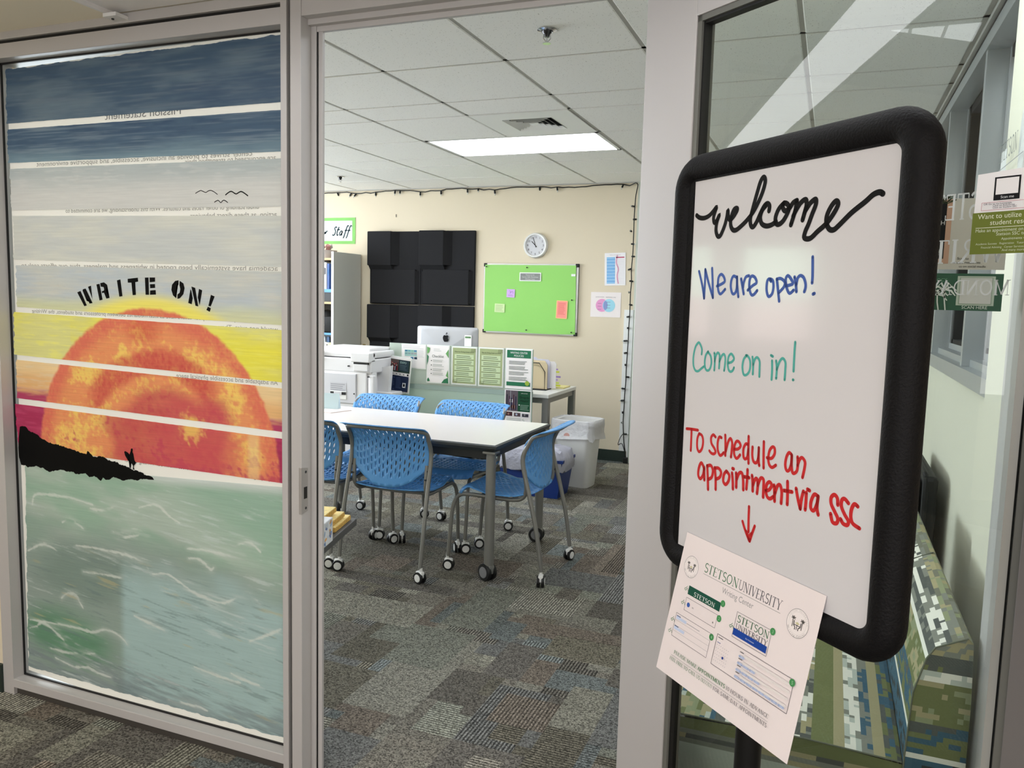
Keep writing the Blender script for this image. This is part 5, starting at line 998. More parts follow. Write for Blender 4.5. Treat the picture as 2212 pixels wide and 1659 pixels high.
def p_expo(K, w, h):
    K.rect(.004, h*.56, w-.004, h*.93, (40, 60, 50), True); K.rect(w*.02, h*.60, w*.48, h*.92, (92, 78, 76)); K.rect(w*.5, h*.60, w*.92, h*.92, (44, 62, 72), True)
    q = random.Random(3)
    for i in range(14): x = w*(.03+.032*i); K.disc(x, h*(.78+q.uniform(-.05, .05)), w*.022, ((206, 170, 150), (60, 40, 40), (180, 60, 70))[i % 3]); K.rect(x-.004, h*.61, x+.006, h*q.uniform(.72, .78), ((30, 30, 34), (120, 40, 50), (206, 200, 196), (40, 60, 90))[i % 4])
    K.text('EXPO', w*.7, h*.83, h*.06, (170, 200, 190), 'c', maxw=w*.34); K.lines(w*.55, h*.64, w*.88, h*.80, 4, (90, 110, 118))
    for i in range(5): K.rect(w*(.1+.16*i), h*.50, w*(.14+.16*i), h*.53, (70, 70, 74))
    K.rect(w*.90, h*.49, w*.97, h*.545, (20, 20, 22)); K.rect(.004, .006, w-.004, h*.47, (26, 38, 66), True); K.lines(w*.06, h*.05, w*.4, h*.43, 9, (70, 86, 120)); K.lines(w*.45, h*.1, w*.68, h*.43, 8, (66, 82, 116)); K.rect(w*.74, h*.14, w*.88, h*.28, (196, 200, 206)); K.rect(w*.77, h*.17, w*.85, h*.25, (150, 156, 164), True)
xp = flyer(833, 883, 770, 841, 'dark navy and photo expo sheet in a clear stand at the left of the screen', p_expo, y=SY-.05, tilt=.085)
obj('stand_clip', B().bbox(.03, .05, -.01, .03, -.03, .0, .003), WHITE, xp)
# ---- computer seen from behind
cx0, cx1 = ony(901, 703, 6.15), ony(1032, 708, 6.15); iw = cx1[0]-cx0[0]; izt = cx0[2]
im = thing('desktop_computer', 'silver all-in-one computer seen from behind above the screen', 'computer', ((cx0[0]+cx1[0])/2, 6.15, DZ))
SIL = mat('brushed_silver', (168, 169, 172), .5, .35)
ht = izt-DZ; hb = ht-.43
sh_ = B(); N_ = 14
for s_ in (0, 1):
    pass
rg = []
for (ins, dy) in ((0, .022), (0, .010), (.006, .004), (.05, -.002), (.16, -.012), (.26, -.018)):
    w_, h_ = iw/2-ins, (ht-hb)/2-ins*.7; rc = max(.006, .022-ins*.1); ring = []
    for (ax, az, a0) in ((w_-rc, h_-rc, 0), (-w_+rc, h_-rc, 90), (-w_+rc, -h_+rc, 180), (w_-rc, -h_+rc, 270)):
        for k in range(5): a = math.radians(a0+22.5*k); ring.append((ax+rc*math.cos(a), dy, (ht+hb)/2+az+rc*math.sin(a)))
    rg.append(ring)
obj('shell', B().rings(rg), SIL, im, smooth=True)
obj('screen', B().box(-iw/2+.006, iw/2-.006, .022, .024, hb+.006, ht-.006), BLK, im)
obj('stand', B().prism([(-.03, .012), (.0, .012), (.012, .25), (.004, .25)], 'x', -.09, .09).bbox(-.1, .1, -.03, .16, 0, .012, .003), SIL, im)
K = Ink((0, -.0185, float(ony(962, 731, 6.13)[2])-DZ), X_, Z_, NY, .0008)
ap_ = [(0, .022), (.010, .026), (.020, .024), (.027, .014), (.0215, .004), (.022, -.006), (.029, -.013), (.024, -.026), (.014, -.036), (.006, -.033), (0, -.035), (-.008, -.037), (-.018, -.031), (-.027, -.014), (-.030, 0), (-.026, .016), (-.014, .026)]
ap_ = [(q[0]*.92, q[1]*.92+.004) for q in ap_]; pl = smoothpath(ap_, 4, True); K.poly([(float(a[0]), float(a[1])) for a in pl], (12, 12, 14)); K.line([(-.001, .032), (.003, .042), (.011, .048), (.010, .038), (.002, .031)], .006, (12, 12, 14), 3, taper=True)
K.done('emblem', im, 'black bitten apple emblem')
obj('label_tag', B().box(iw/2-.115, iw/2-.052, -.010, -.006, ht-.19, ht-.065), PAPER, im); obj('label_band', B().box(iw/2-.110, iw/2-.057, -.0105, -.0095, ht-.09, ht-.075), mat('label_green', (90, 130, 84), .6), im)
obj('side_sticker', B().box(-iw/2+.004, -iw/2+.018, .002, .006, ht-.10, ht-.04), WHITE, im)
# ---- folder organiser and files
ff = ony(1185, 840, 6.25)
fo = thing('file_organiser', 'black wire desk organiser at the right end of the desk', 'organiser', (ff[0], 6.06, DZ), 0)
wz = float(ony(1190, 787, 6.0)[2])-DZ
for k, y in enumerate((0, .05, .10)):
    obj('divider', B().tube([(-.26, y, .006), (-.26, y, wz), (-.02, y, wz), (.03, y, wz-.07), (.03, y, .006), (-.26, y, .006)], .0035, 8), BLK, fo)
obj('base', B().bbox(-.27, .045, -.01, .13, .0, .008, .003), BLK, fo)
MAN = mat('manila', (214, 196, 160), .7); q = random.Random(2)
for k, (m_, dx, dz, lb) in enumerate(((MAN, 0, 0, 'manila folder at the front of the organiser'), (mat('manila_light', (226, 210, 176), .7), -.02, .012, 'paler manila folder behind the first'), (mat('lilac_file', (206, 206, 222), .6), .0, .02, 'lilac white file behind the manila folders'), (PAPER, .045, .004, 'white file with coloured tabs sticking out to the right'))):
    t = tag(obj('file_folder', B().prism([(-.24+dx, .01), (.045+dx, .01), (.045+dx, .205+dz), (.03+dx, .225+dz), (-.06+dx, .225+dz), (-.08+dx, .24+dz), (-.24+dx, .24+dz)], 'y', 0, .009), m_), lb, 'folder', 'files in the organiser'); t.location = (ff[0], 6.072+.03*k, DZ)
    if k == 3:
        for i, (z, c) in enumerate(((.16, (170, 140, 200)), (.14, (206, 214, 60)), (.10, (150, 120, 190)), (.075, (176, 150, 206)), (.05, (200, 214, 80)), (.03, (206, 214, 60)))): obj('tab', B().box(.09+dx*0, .105+.012*(i % 3), 0, .003, z, z+.013), mat('tab_%d' % i, c, .6), t)
t = tag(obj('note_pad', B().bbox(-.07, .07, -.09, .09, 0, .012, .001), mat('pad_yellow', (228, 216, 150), .6)), 'yellow note pad lying on the right end of the desk', 'pad'); t.location = (DXR-.10, 6.35, DZ)
# ---- office chair behind the screen
oc = thing('office_chair', 'black office chair behind the desk, its star base showing under the screen', 'chair', (-2.72, 6.05, 0), .4)
obj('seat', B().bbox(-.23, .23, -.22, .22, .42, .48, .025), DARK, oc); obj('backrest', B().bbox(-.2, .2, .2, .25, .5, .60, .02), DARK, oc); obj('column', B().lathe([(.03, .09), (.03, .25), (.02, .25), (.02, .42)], (0, 0, 0), 14), BLK, oc)
for k in range(5):
    a = 2*math.pi*k/5; l_ = obj('leg', B().tube([(0, 0, .11), (.14, 0, .10), (.27, 0, .07)], [.028, .022, .015], 8), BLK, oc, smooth=True); l_.rotation_euler = (0, 0, a)
    w_ = obj('caster', B().lathe([(.028, -.022), (.03, -.018), (.03, .018), (.028, .022)], (.27, 0, .03), 14, 'y'), BLK, oc, smooth=True); w_.rotation_euler = (0, 0, a)
# ---- multifunction printer (seen from the back)
PY = 5.35; p0, p1 = ony(640, 765, PY), ony(802, 782, PY); PZT = float(ony(750, 766, PY)[2])
pw_ = .62; pxr = float(p1[0]); pd = .43
pr = thing('printer', 'large white multifunction printer seen from behind at the left of the desk', 'printer', (pxr-pw_/2, PY+pd/2, 0))
PW = mat('printer_white', (228, 227, 228), .42); PG = mat('printer_grey', (206, 206, 210), .5)
h = lambda py, px=760: float(ony(px, py, PY)[2])
zlid, zsplit, zbody, zlow = h(783, 800), h(779, 790), h(832), h(850)
X0, X1, Y0, Y1 = -pw_/2, pw_/2, -pd/2, pd/2; zl = h(775, 795)
obj('lid', B().bbox(X0, X1, Y0+.02, Y1, zl, zl+.05, .012).bbox(X0+.1, X1-.05, Y0+.06, Y1-.03, zl+.045, zl+.075, .012), PW, pr, smooth=True)
obj('scanner_body', B().bbox(X0, X1, Y0, Y1, zl-.115, zl-.006, .010), PW, pr)
obj('hinge_block', B().bbox(X1-.17, X1-.0, Y0-.03, Y0+.06, zl-.03, zl+.045, .008).bbox(X1-.15, X1-.02, Y0-.02, Y0+.01, zl-.10, zl-.045, .006), PW, pr); obj('hinge_block', B().bbox(X0+.0, X0+.17, Y0-.03, Y0+.06, zl-.03, zl+.045, .008).bbox(X0+.02, X0+.15, Y0-.02, Y0+.01, zl-.10, zl-.045, .006), PW, pr)
obj('hinge_gap', B().box(X1-.15, X1-.02, Y0-.016, Y0+.0, zl-.046, zl-.03), BLK, pr)
obj('engine_body', B().bbox(X0, X1-.04, Y0, Y1, .32, zl-.11, .010).bbox(X1-.16, X1+.0, Y0+.02, Y0+.09, .32, zl-.1, .01), PW, pr)
obj('rear_door', B().bbox(X0+.10, X1-.13, Y0-.012, Y0+.005, zl-.36, zl-.125, .006), PG, pr)
rdh = obj('door_handle', B().box(-.075, .075, -.014, 0, -.028, .006).box(-.075, .075, -.014, 0, .028, .034), WHITE, pr); rdh.location = ((X0+X1)/2+.02, Y0-.004, zl-.30)
obj('handle_recess', B().box(-.07, .07, -.0155, -.0135, .006, .028), BLK, rdh); obj('handle_grip', B().box(-.035, .035, -.019, -.015, .006, .028), PG, rdh)
K = Ink(((X0+X1)/2+.02, Y0-.0135, zl-.235), X_, Z_, NY, .0006); K.rect(-.075, -.035, .075, .035, (196, 196, 200), True); K.lines(-.07, -.03, .07, .03, 4, (150, 150, 156)); K.done('label', pr)
for (x, z) in ((X0+.16, zl-.06), (X1-.2, zl-.065), (X1-.145, zl-.28), (X1-.02, zl-.14), (X0+.12, zl-.38), (X1-.17, zl-.39)): obj('screw', B().lathe([(.006, Y0-.016), (.006, Y0)], (x, 0, z), 8, 'y'), DARK, pr)
obj('lower_body', B().bbox(X0, X1-.03, Y0-.006, Y1, .10, zl-.40, .008).box(X0+.1, X1-.14, Y0-.010, Y0-.004, zl-.405, zl-.395), PG, pr); obj('lower_gap', B().box(X0+.08, X1-.15, Y0-.0105, Y0-.006, zl-.398, zl-.386), BLK, pr)
obj('side_handle', B().bbox(X1-.03, X1+.02, Y0+.0, Y0+.05, .2, zl-.13, .012), PW, pr, smooth=True)
obj('output_tray', B().bbox(X1-.04, X1+.11, Y0+.13, Y1-.06, zl-.30, zl-.27, .006), PW, pr)
obj('side_bin', B().prism([(X1-.04, zl-.27), (X1+.06, zl-.27), (X1+.08, zl-.06), (X1-.04, zl-.08)], 'y', Y0+.16, Y0+.2), PW, pr)
obj('paper_stack', B().box(X0+.12, X1-.18, Y0-.05, Y0+.1, zl-.52, zl-.495), mat('cream_stack', (232, 228, 190), .7), pr)
for k in range(4):
    w_ = obj('caster', B().lathe([(.03, -.02), (.035, -.015), (.035, .015), (.03, .02)], (0, 0, .035), 14, 'y').box(-.02, .02, -.02, .02, .04, .11), TYRE, pr, smooth=True); w_.location = ((X0+.06, X1-.1)[k % 2], (Y0+.06, Y1-.06)[k//2], 0)
for k, (a, b_, lb) in enumerate((((833, 846), (829, 872), 'left black cable hanging behind the printer'), ((845, 842), (846, 870), 'right black cable hanging near the screen'))):
    p_, q_ = ony(*a, 5.9), ony(*b_, 5.9); m_ = (p_+q_)/2+np.array([-.02, 0, 0])
    tag(obj('cable', B().tube(smoothpath([p_+np.array([0, 0, .03]), p_, m_, q_, (q_[0], 5.9, .01)], 5), .005, 6), BLK), lb, 'cable')
# ---- bookshelf at the left
BX = -4.38; BY0, BY1 = 6.46, 6.93; BH = 1.82
bs = thing('bookshelf', 'tall pale grey bookshelf against the back wall at the left', 'bookshelf', (BX-.45, (BY0+BY1)/2, 0))
BG = mat('shelf_grey', (196, 196, 190), .55)
obj('side_panel', B().bbox(.425, .45, -.235, .235, 0, BH, .002), BG, bs); obj('side_panel', B().bbox(-.45, -.425, -.235, .235, 0, BH, .002), BG, bs); obj('back_panel', B().box(-.43, .43, .22, .235, 0, BH), mat('shelf_back', (70, 68, 64), .7), bs)
obj('edge_trim', B().box(.425, .45, -.239, -.235, 0, BH), WHITE2, bs)
OAK = mat('oak_shelf', (206, 176, 132), .6, noise=((3, 20, 20), .08, 3))
shz = [.06, .46, float(ony(710, 750, 6.46)[2])-.03, float(ony(710, 652, 6.46)[2]), float(ony(710, 557, 6.46)[2])]
for z in shz: obj('shelf', B().box(-.425, .425, -.232, .22, z-.02, z), OAK, bs)
def bsx(px): return float(ony(px, 650, 6.52)[0])
z3, z4, z2 = shz[3], shz[4], shz[2]
bt = thing('letter_tray', 'blue and black letter tray on the shelf under the binders', 'tray', (BX-.17, 6.62, z3)); obj('tray', B().box(-.13, .13, -.13, .15, .0, .09), DARK, bt); obj('rim', B().box(-.135, .135, -.135, .155, .09, .12), mat('tray_blue', (86, 150, 214), .4), bt)
for k, (x, w, hh, c) in enumerate(((-.30, .03, .25, (226, 228, 230)), (-.26, .035, .27, (176, 200, 216)), (-.215, .03, .26, (232, 232, 234)), (-.175, .04, .28, (206, 208, 216)), (-.13, .035, .26, (222, 222, 226)), (-.09, .03, .25, (240, 240, 240)), (-.055, .022, .24, (60, 90, 150)))):
    t = thing('binder', '%s binder, number %s from the right on the blue tray' % (('white', 'pale blue', 'white', 'grey', 'white', 'bright white', 'dark blue')[k], ('seven', 'six', 'five', 'four', 'three', 'two', 'one')[k]), 'binder', (BX-.02+x, 6.60, z3+.12), 0, 'binders on the bookshelf')
    obj('cover', B().bbox(-w/2, w/2, -.12, .12, 0, hh, .002), mat('binder_%d' % k, c, .5), t); obj('spine_label', B().box(-w*.3, w*.3, -.1215, -.120, hh*.55, hh*.8), mat('spine_%d' % (k % 2), ((60, 110, 160), (90, 90, 96))[k % 2], .6), t)
jar = thing('storage_basket', 'see-through basket of mixed pink and grey bits on top of the bookshelf', 'basket', (BX-.17, 6.56, BH+.0)); jar.location.z = z4
obj('basket', B().lathe([(.09, 0), (.115, .07), (.12, .075), (.11, .075), (.085, .004)], (0, 0, 0), 20), mat('basket_clear', (200, 190, 186), .3), jar, smooth=True); q = random.Random(5)
for k in range(16): a = q.uniform(0, 6.28); o_ = obj('trinket', B().bbox(-.018, .018, -.015, .015, -.02, .02, .005), mat('trinket_%d' % (k % 4), ((214, 150, 150), (60, 56, 60), (206, 200, 196), (170, 120, 110))[k % 4], .5), jar); o_.location = (q.uniform(0, .075)*math.cos(a), q.uniform(0, .075)*math.sin(a), .05+q.uniform(0, .07)); o_.rotation_euler = (q.uniform(0, 3), q.uniform(0, 3), q.uniform(0, 3))
bg = thing('storage_box', 'black box with a white handle on the lower bookshelf shelf', 'box', (BX-.18, 6.62, z2+.17)); obj('box', B().bbox(-.13, .13, -.12, .14, .0, .15, .01).lathe([(.09, .15), (.06, .2), (.0001, .215)], (0, 0, 0), 18), BLK, bg, smooth=True); obj('handle', B().bbox(-.06, .05, -.128, -.118, .06, .075, .003), WHITE, bg)
bt2 = thing('file_tray', 'blue rimmed black tray under the black box on the bookshelf', 'tray', (BX-.18, 6.62, z2)); obj('tray', B().box(-.13, .13, -.13, .15, .13, .155).box(-.135, -.125, -.13, .15, 0, .13).box(.125, .135, -.13, .15, 0, .13), DARK, bt2); obj('rim', B().box(-.135, .135, -.136, -.13, .145, .165), mat('tray_blue'), bt2)
for k, (x, c, lb) in enumerate(((-.25, (90, 100, 116), 'slate'), (-.20, (206, 214, 220), 'pale'), (-.15, (60, 86, 120), 'dark blue'))):
    t = tag(obj('book', B().bbox(-.016, .016, -.1, .1, 0, .13, .002), mat('book_%d' % k, c, .6)), '%s book leaning on the lower bookshelf shelf' % lb, 'book', 'books on the bookshelf'); t.location = (BX+x+.06, 6.6, z2+.001); t.rotation_euler = (0, .0, 0)
mg = ony(712, 752, 6.50)
cup = thing('mug', 'cream mug with a black letter A in front of the bookshelf', 'mug', (mg[0], 6.50, z2))
obj('cup', B().lathe([(.03, 0), (.04, .01), (.042, .075), (.038, .075), (.036, .01)], (0, 0, 0), 20), mat('mug_cream', (236, 232, 200), .35), cup, smooth=True); K = Ink((0, -.0425, .012), X_, Z_, NY, .0008); K.text('A', 0, 0, .05, (20, 24, 18), 'c'); K.done('letter', cup)
obj('mug_handle', B().tube(smoothpath([(.038, 0, .06), (.062, 0, .055), (.064, 0, .03), (.038, 0, .018)], 4), .006, 8), WHITE, cup, smooth=True)
# ---- bins
BAG = mat('bin_liner', (228, 228, 230), .35, coat=.3, bump=(26, .7, .012)); 
def bin_(name, label, x, y, sc, body_c, liner_c, h=.60):
    t = thing(name, label, 'bin', (x, y, 0), -.12)
    def rr(w, d, r, z, n=6):
        ring = []
        for (ax, ay, a0) in ((w-r, d-r, 0), (-w+r, d-r, 90), (-w+r, -d+r, 180), (w-r, -d+r, 270)):
            for k in range(n): a = math.radians(a0+90*k/(n-1)); ring.append((ax+r*math.cos(a), ay+r*math.sin(a), z))
        return ring
    b = B(sc).rings([rr(.145, .105, .05, 0), rr(.152, .11, .05, .01), rr(.19, .145, .06, h-.02), rr(.198, .152, .06, h-.02), rr(.198, .152, .06, h), rr(.18, .135, .055, h), rr(.14, .1, .05, .02)], cap=True)
    obj('body', b, mat('bin_'+name, body_c, .4), t, smooth=True)
    q = random.Random(len(label)); rings = []
    for (e, z, j) in ((-.012, h-.10, .004), (-.004, h+.0, .003), (.004, h+.012, .003), (.012, h+.004, .005), (.014, h-.05, .008), (.010, h-.10, .012), (.020, h-.155, .02)):
        ring = rr(.198+e, .152+e, .06, z, 9); rings.append([(p[0]*(1+q.uniform(-j, j)*2), p[1]*(1+q.uniform(-j, j)*2), p[2]+q.uniform(-j, j)) for p in ring])
    obj('liner', B(sc).rings(rings, cap=False), mat('liner_'+name, liner_c, .35, coat=.3, bump=(22, .8, .014), thick=.35), t, smooth=True)
    return t
wb = bin_('waste_bin', 'white waste bin with a clear liner in front of the back wall', -1.868*S, 6.22*S, S*.90, (228, 228, 226), (228, 228, 230), .60)
obj('recess_sign', B(S).lathe([(.026, -.150), (.026, -.144)], (-.03, 0, .42), 14, 'y'), mat('bin_red', (196, 150, 140), .6), wb)
ba, bb2 = float(ony(1077, 1000, 5.36)[0]), float(ony(1214, 1000, 5.36)[0]); bw = (bb2-ba)/2
rbn = thing('recycling_bin', 'wide dark blue recycling bin with bunched clear bags beside the desk leg', 'bin', ((ba+bb2)/2, 5.50, 0))
obj('body', B().rings([[(-bw*.86, -.12, 0), (bw*.86, -.12, 0), (bw*.86, .12, 0), (-bw*.86, .12, 0)], [(-bw, -.14, .26), (bw, -.14, .26), (bw, .14, .26), (-bw, .14, .26)], [(-bw-.01, -.15, .265), (bw+.01, -.15, .265), (bw+.01, .15, .265), (-bw-.01, .15, .265)], [(-bw-.01, -.15, .285), (bw+.01, -.15, .285), (bw+.01, .15, .285), (-bw-.01, .15, .285)]]), mat('bin_blue', (20, 50, 118), .4), rbn)
q = random.Random(6); rings = []
for (e, z) in ((.016, .20), (.022, .235), (.016, .29), (.0, .335), (-.05, .355), (-.11, .35)):
    ring = []
    for k in range(40):
        a = 2*math.pi*k/40; c_, s_ = math.cos(a), math.sin(a); rx = (bw+e+.0)*math.copysign(abs(c_)**.35, c_); ry = (.15+e*.8)*math.copysign(abs(s_)**.35, s_); ring.append((rx*(1+q.uniform(-.03, .02)), ry*(1+q.uniform(-.05, .05)), z+q.uniform(-.014, .014)))
    rings.append(ring)
obj('liner', B().rings(rings, cap=True), mat('liner_lilac', (206, 206, 218), .35, coat=.3, bump=(22, .9, .016), thick=.35), rbn, smooth=True)
# ---- items on the wall
cw = ony(1156, 530, YW-.03); ck = thing('wall_clock', 'round white wall clock above the green board', 'clock', (cw[0], YW-.001, cw[2]))
CR = .114
obj('rim', B().lathe([(CR*.80, -.022), (CR*.84, -.034), (CR*.93, -.036), (CR, -.024), (CR, 0)], (0, 0, 0), 40, 'y', cap=False), WHITE, ck, smooth=True); obj('face', B().lathe([(.0001, -.0215), (CR*.82, -.0215), (CR*.82, 0)], (0, 0, 0), 40, 'y', cap=False), mat('clock_face', (206, 206, 210), .5), ck)
K = Ink((0, -.022, 0), X_, Z_, NY, .0004)
for n_ in range(1, 13): a = math.radians(90-30*n_); K.text(str(n_), CR*.66*math.cos(a), CR*.66*math.sin(a)-.009, .019, (28, 28, 30), 'c')
K.done('numerals', ck)
for nm, a, l_, w_ in (('hour_hand', 90-30*10.93+3, .052, .006), ('minute_hand', 90+18, .078, .0045)):
    K = Ink((0, -.0235, 0), X_, Z_, NY, .0005); a = math.radians(a if nm == 'minute_hand' else 135); K.line([(-.02*math.cos(a), -.02*math.sin(a)), (l_*math.cos(a), l_*math.sin(a))], w_, (14, 14, 14)); K.done(nm, ck)
# ---- acoustic foam panels
FO = mat('acoustic_foam', (40, 40, 42), .9, spec=.15, bump=(500, .4, .001))
fx0, fx1 = float(ony(795, 600, YW-.06)[0]), float(ony(1022, 600, YW-.06)[0]); fzt = float(ony(905, 499, YW-.06)[2]); fzm = float(ony(900, 659, YW-.06)[2])
fw = (fx1-fx0)/2; fhh = fzt-fzm
def foam(x0, z1, w, h, label):
    t = tag(obj('acoustic_panel', B().bbox(0, w, -.028, 0, -h, 0, .006), FO), label, 'acoustic panel', 'black foam panels on the back wall'); t.location = (x0, YW, z1)
    obj('raised_block', B().prism([(0, 0), (w*.46, 0), (w*.52, 0), (w*.52, -h*.5), (0, -h*.5)], 'y', -.028, -.029).bbox(.0, w*.47, -.085, -.02, -h*.47, -.0, .008).prism([(w*.47, -.02), (w*.60, -.02), (w*.47, -.08)], 'z', -h*.46, -.008).prism([(-.02, -h*.46), (-.02, -h*.56), (-.08, -h*.46)], 'x', .01, w*.46), FO, t)
    obj('raised_block', B().bbox(w*.30 if False else .05*0+w*.06, w*.92, -.055, -.02, -h*.99, -h*.52, .008).prism([(w*.92, -.02), (w*.99, -.02), (w*.92, -.052)], 'z', -h*.97, -h*.54), FO, t)
    return t
for k, (i, j, lb) in enumerate(((0, 0, 'black foam wall panel, upper left of four'), (1, 0, 'black foam wall panel, upper right of four'), (0, 1, 'black foam wall panel, lower left of four'), (1, 1, 'black foam wall panel, lower right of four, behind the computer'))):
    foam(fx0+i*fw+.001, fzt-j*(fhh+.004)+(.004 if i else 0), fw-.002, fhh-.002, lb)
# ---- green board
g0, g1 = ony(1045, 717, YW), ony(1252, 571, YW)
gw, gh = g1[0]-g0[0], g1[2]-g0[2]
gbd = thing('notice_board', 'lime green paper covered board with silver frame on the back wall', 'board', (g0[0], YW-.001, g0[2]))
obj('backing', B().box(0, gw, -.012, 0, 0, gh), BG, gbd)
fr_ = B()
for (a, b_, c_, d_) in ((0, gw, 0, .018), (0, gw, gh-.018, gh), (0, .018, 0, gh), (gw-.018, gw, 0, gh)): fr_.box(a, b_, -.022, 0, c_, d_)
obj('frame', fr_, mat('board_silver', (206, 206, 206), .35, .4), gbd)
for (a, c_) in ((0, 0), (gw-.026, 0), (0, gh-.026), (gw-.026, gh-.026)): obj('corner_cap', B().bbox(a-.003, a+.029, -.026, 0, c_-.003, c_+.029, .004), BLK, gbd)
nx_, nz_ = 30, 20; gp = B()
vs = []
for j in range(nz_+1):
    for i in range(nx_+1):
        u_, v_ = i/nx_, j/nz_; yy = -.0235-.004*float(noise2(np.array(u_*5+v_*3), np.array(v_*4-u_*2), 3))-.004*float(noise2(np.array(u_*11.), np.array(v_*9.+u_*5), 8)); vs.append((.012+u_*(gw-.024)*(1-.012*v_), yy, .010+v_*(gh-.022)+.004*math.sin(u_*7)*(v_ < .1)))
gp.add(vs, [(j*(nx_+1)+i, j*(nx_+1)+i+1, (j+1)*(nx_+1)+i+1, (j+1)*(nx_+1)+i) for j in range(nz_) for i in range(nx_)])
obj('green_paper', gp, mat('lime_paper', (146, 208, 106), .6), gbd, smooth=True)
for (a, c_) in ((.03, gh-.03), (gw*.47, gh-.035), (gw-.05, gh*.5), (gw*.48, .035), (gw-.045, .03)): obj('push_pin', B().lathe([(.006, -.042), (.006, -.036), (.004, -.034), (.004, -.026)], (a, 0, c_), 10, 'y'), BLK, gbd)
def note(px0, px1, py0, py1, col, label, paint=None, cat='note', y=YW-.034, tilt=0, name='sticky_note', th=.001):
    p0 = ony(px0, py1, y); p1 = ony(px1, py0, y); w, h = float(p1[0]-p0[0]), float(p1[2]-p0[2])
    t = tag(obj(name, B().box(0, w, 0, th, 0, h), mat('note_%d_%d_%d' % col, col, .6)), label, cat); t.location = (p0[0], y, p0[2]); t.rotation_euler = (0, tilt, 0)
    if paint: K = Ink((0, 0, 0), X_, Z_, NY, .0006); paint(K, w, h); K.done('print', t)
    return t
note(1122, 1169, 589, 607, (240, 240, 240), 'grey title label at the top middle of the green board', lambda K, w, h: (K.rect(.008, .008, w-.008, h-.008, (140, 142, 140), True), K.text('Resources for', w/2, h*.66, h*.14, (222, 222, 222), 'c'), K.text('Success Skills Workshops', w/2, h*.42, h*.14, (222, 222, 222), 'c', maxw=w*.8), K.text('Writing Center', w/2, h*.18, h*.14, (222, 222, 222), 'c')), name='title_label')
note(1094, 1112, 624.5, 642, (204, 168, 226), 'lilac sticky note on the green board', lambda K, w, h: (K.line([(w*.3, h*.8), (w*.5, h*.7), (w*.4, h*.5), (w*.7, h*.75), (w*.8, h*.5)], .003, (140, 100, 180), 3), K.lines(w*.2, h*.15, w*.85, h*.35, 2, (160, 126, 190))), tilt=.03)
note(1068, 1090, 656, 674, (206, 228, 170), 'pale green sticky note low on the green board', lambda K, w, h: K.lines(w*.1, h*.1, w*.9, h*.9, 6, (170, 186, 140)), tilt=.03)
note(1201, 1225, 650, 687, (250, 150, 140), 'salmon pink sheet at the lower right of the green board', lambda K, w, h: (K.box(0, 0, w, h, .006, (246, 206, 140)), K.lines(w*.15, h*.2, w*.85, h*.9, 10, (220, 110, 110))), name='pink_note', tilt=.03)
note(1234, 1243, 592, 597, (236, 240, 236), 'torn white paper corner at the upper right of the green board', name='paper_scrap')
note(1306, 1354, 547, 617, (236, 234, 236), 'white sheet with blue list and pink heading on the wall by the string lights', lambda K, w, h: ([K.rect(w*.1, h*(.06+.048*i), w*.5, h*(.10+.048*i), ((98, 170, 226) if i % 2 else (130, 190, 232))) for i in range(17)], [K.rect(w*.56, h*(.06+.048*i), w*.94, h*(.068+.048*i), (206, 200, 206)) for i in range(16)], K.rect(w*.54, h*.84, w*.94, h*.875, (190, 80, 110)), K.text('Would you rather choose one', w*.5, h*.93, h*.02, (120, 90, 110), 'c', maxw=w*.76), K.line([(w*.6, h*.93), (w*.56, h*.7), (w*.66, h*.5), (w*.6, h*.3), (w*.66, h*.05)], .012, (226, 170, 196), 5)), cat='sheet', y=YW-.004, name='list_sheet', tilt=-.035)
note(1275, 1342, 632, 684, (234, 226, 224), 'white sheet with pink and blue overlapping circles on the back wall', lambda K, w, h: (K.disc(w*.38, h*.47, h*.26, (226, 158, 200)), K.disc(w*.61, h*.47, h*.26, (160, 212, 228)), K.poly([(w*.495+.34*w*.21*math.cos(a), h*.47+h*.185*math.sin(a)) for a in [i*math.pi/10 for i in range(20)]], (136, 152, 200)), K.layer(), K.text('personal narrative', w*.16, h*.79, h*.04, (120, 110, 120), maxw=w*.28), K.text('argumentative essay', w*.5, h*.79, h*.04, (120, 110, 120), maxw=w*.33), [K.rect(w*(.24+.3*(i % 2)), h*(.3+.06*i), w*(.36+.3*(i % 2)), h*(.312+.06*i), (120, 100, 130)) for i in range(6)]), cat='sheet', y=YW-.003, name='venn_sheet')
s0, s1 = ony(768, 527, YW), ony(768, 470, YW)
t = tag(obj('staff_sign', B().box(-.9, 0, -.003, 0, 0, float(s1[2]-s0[2])), mat('sign_green', (124, 190, 96), .6)), 'green bordered white sign ending in r Staff, cut off by the door post', 'sign'); t.location = (s0[0], YW-.001, s0[2]); hh = float(s1[2]-s0[2])
K = Ink((0, -.0035, 0), X_, Z_, NY, .001); K.rect(-.86, .03, -.035, hh-.03, (234, 234, 240), True)
sl = lambda p, dx: [(dx+a*.052+b_*.013, .085+b_*.052) for a, b_ in p]
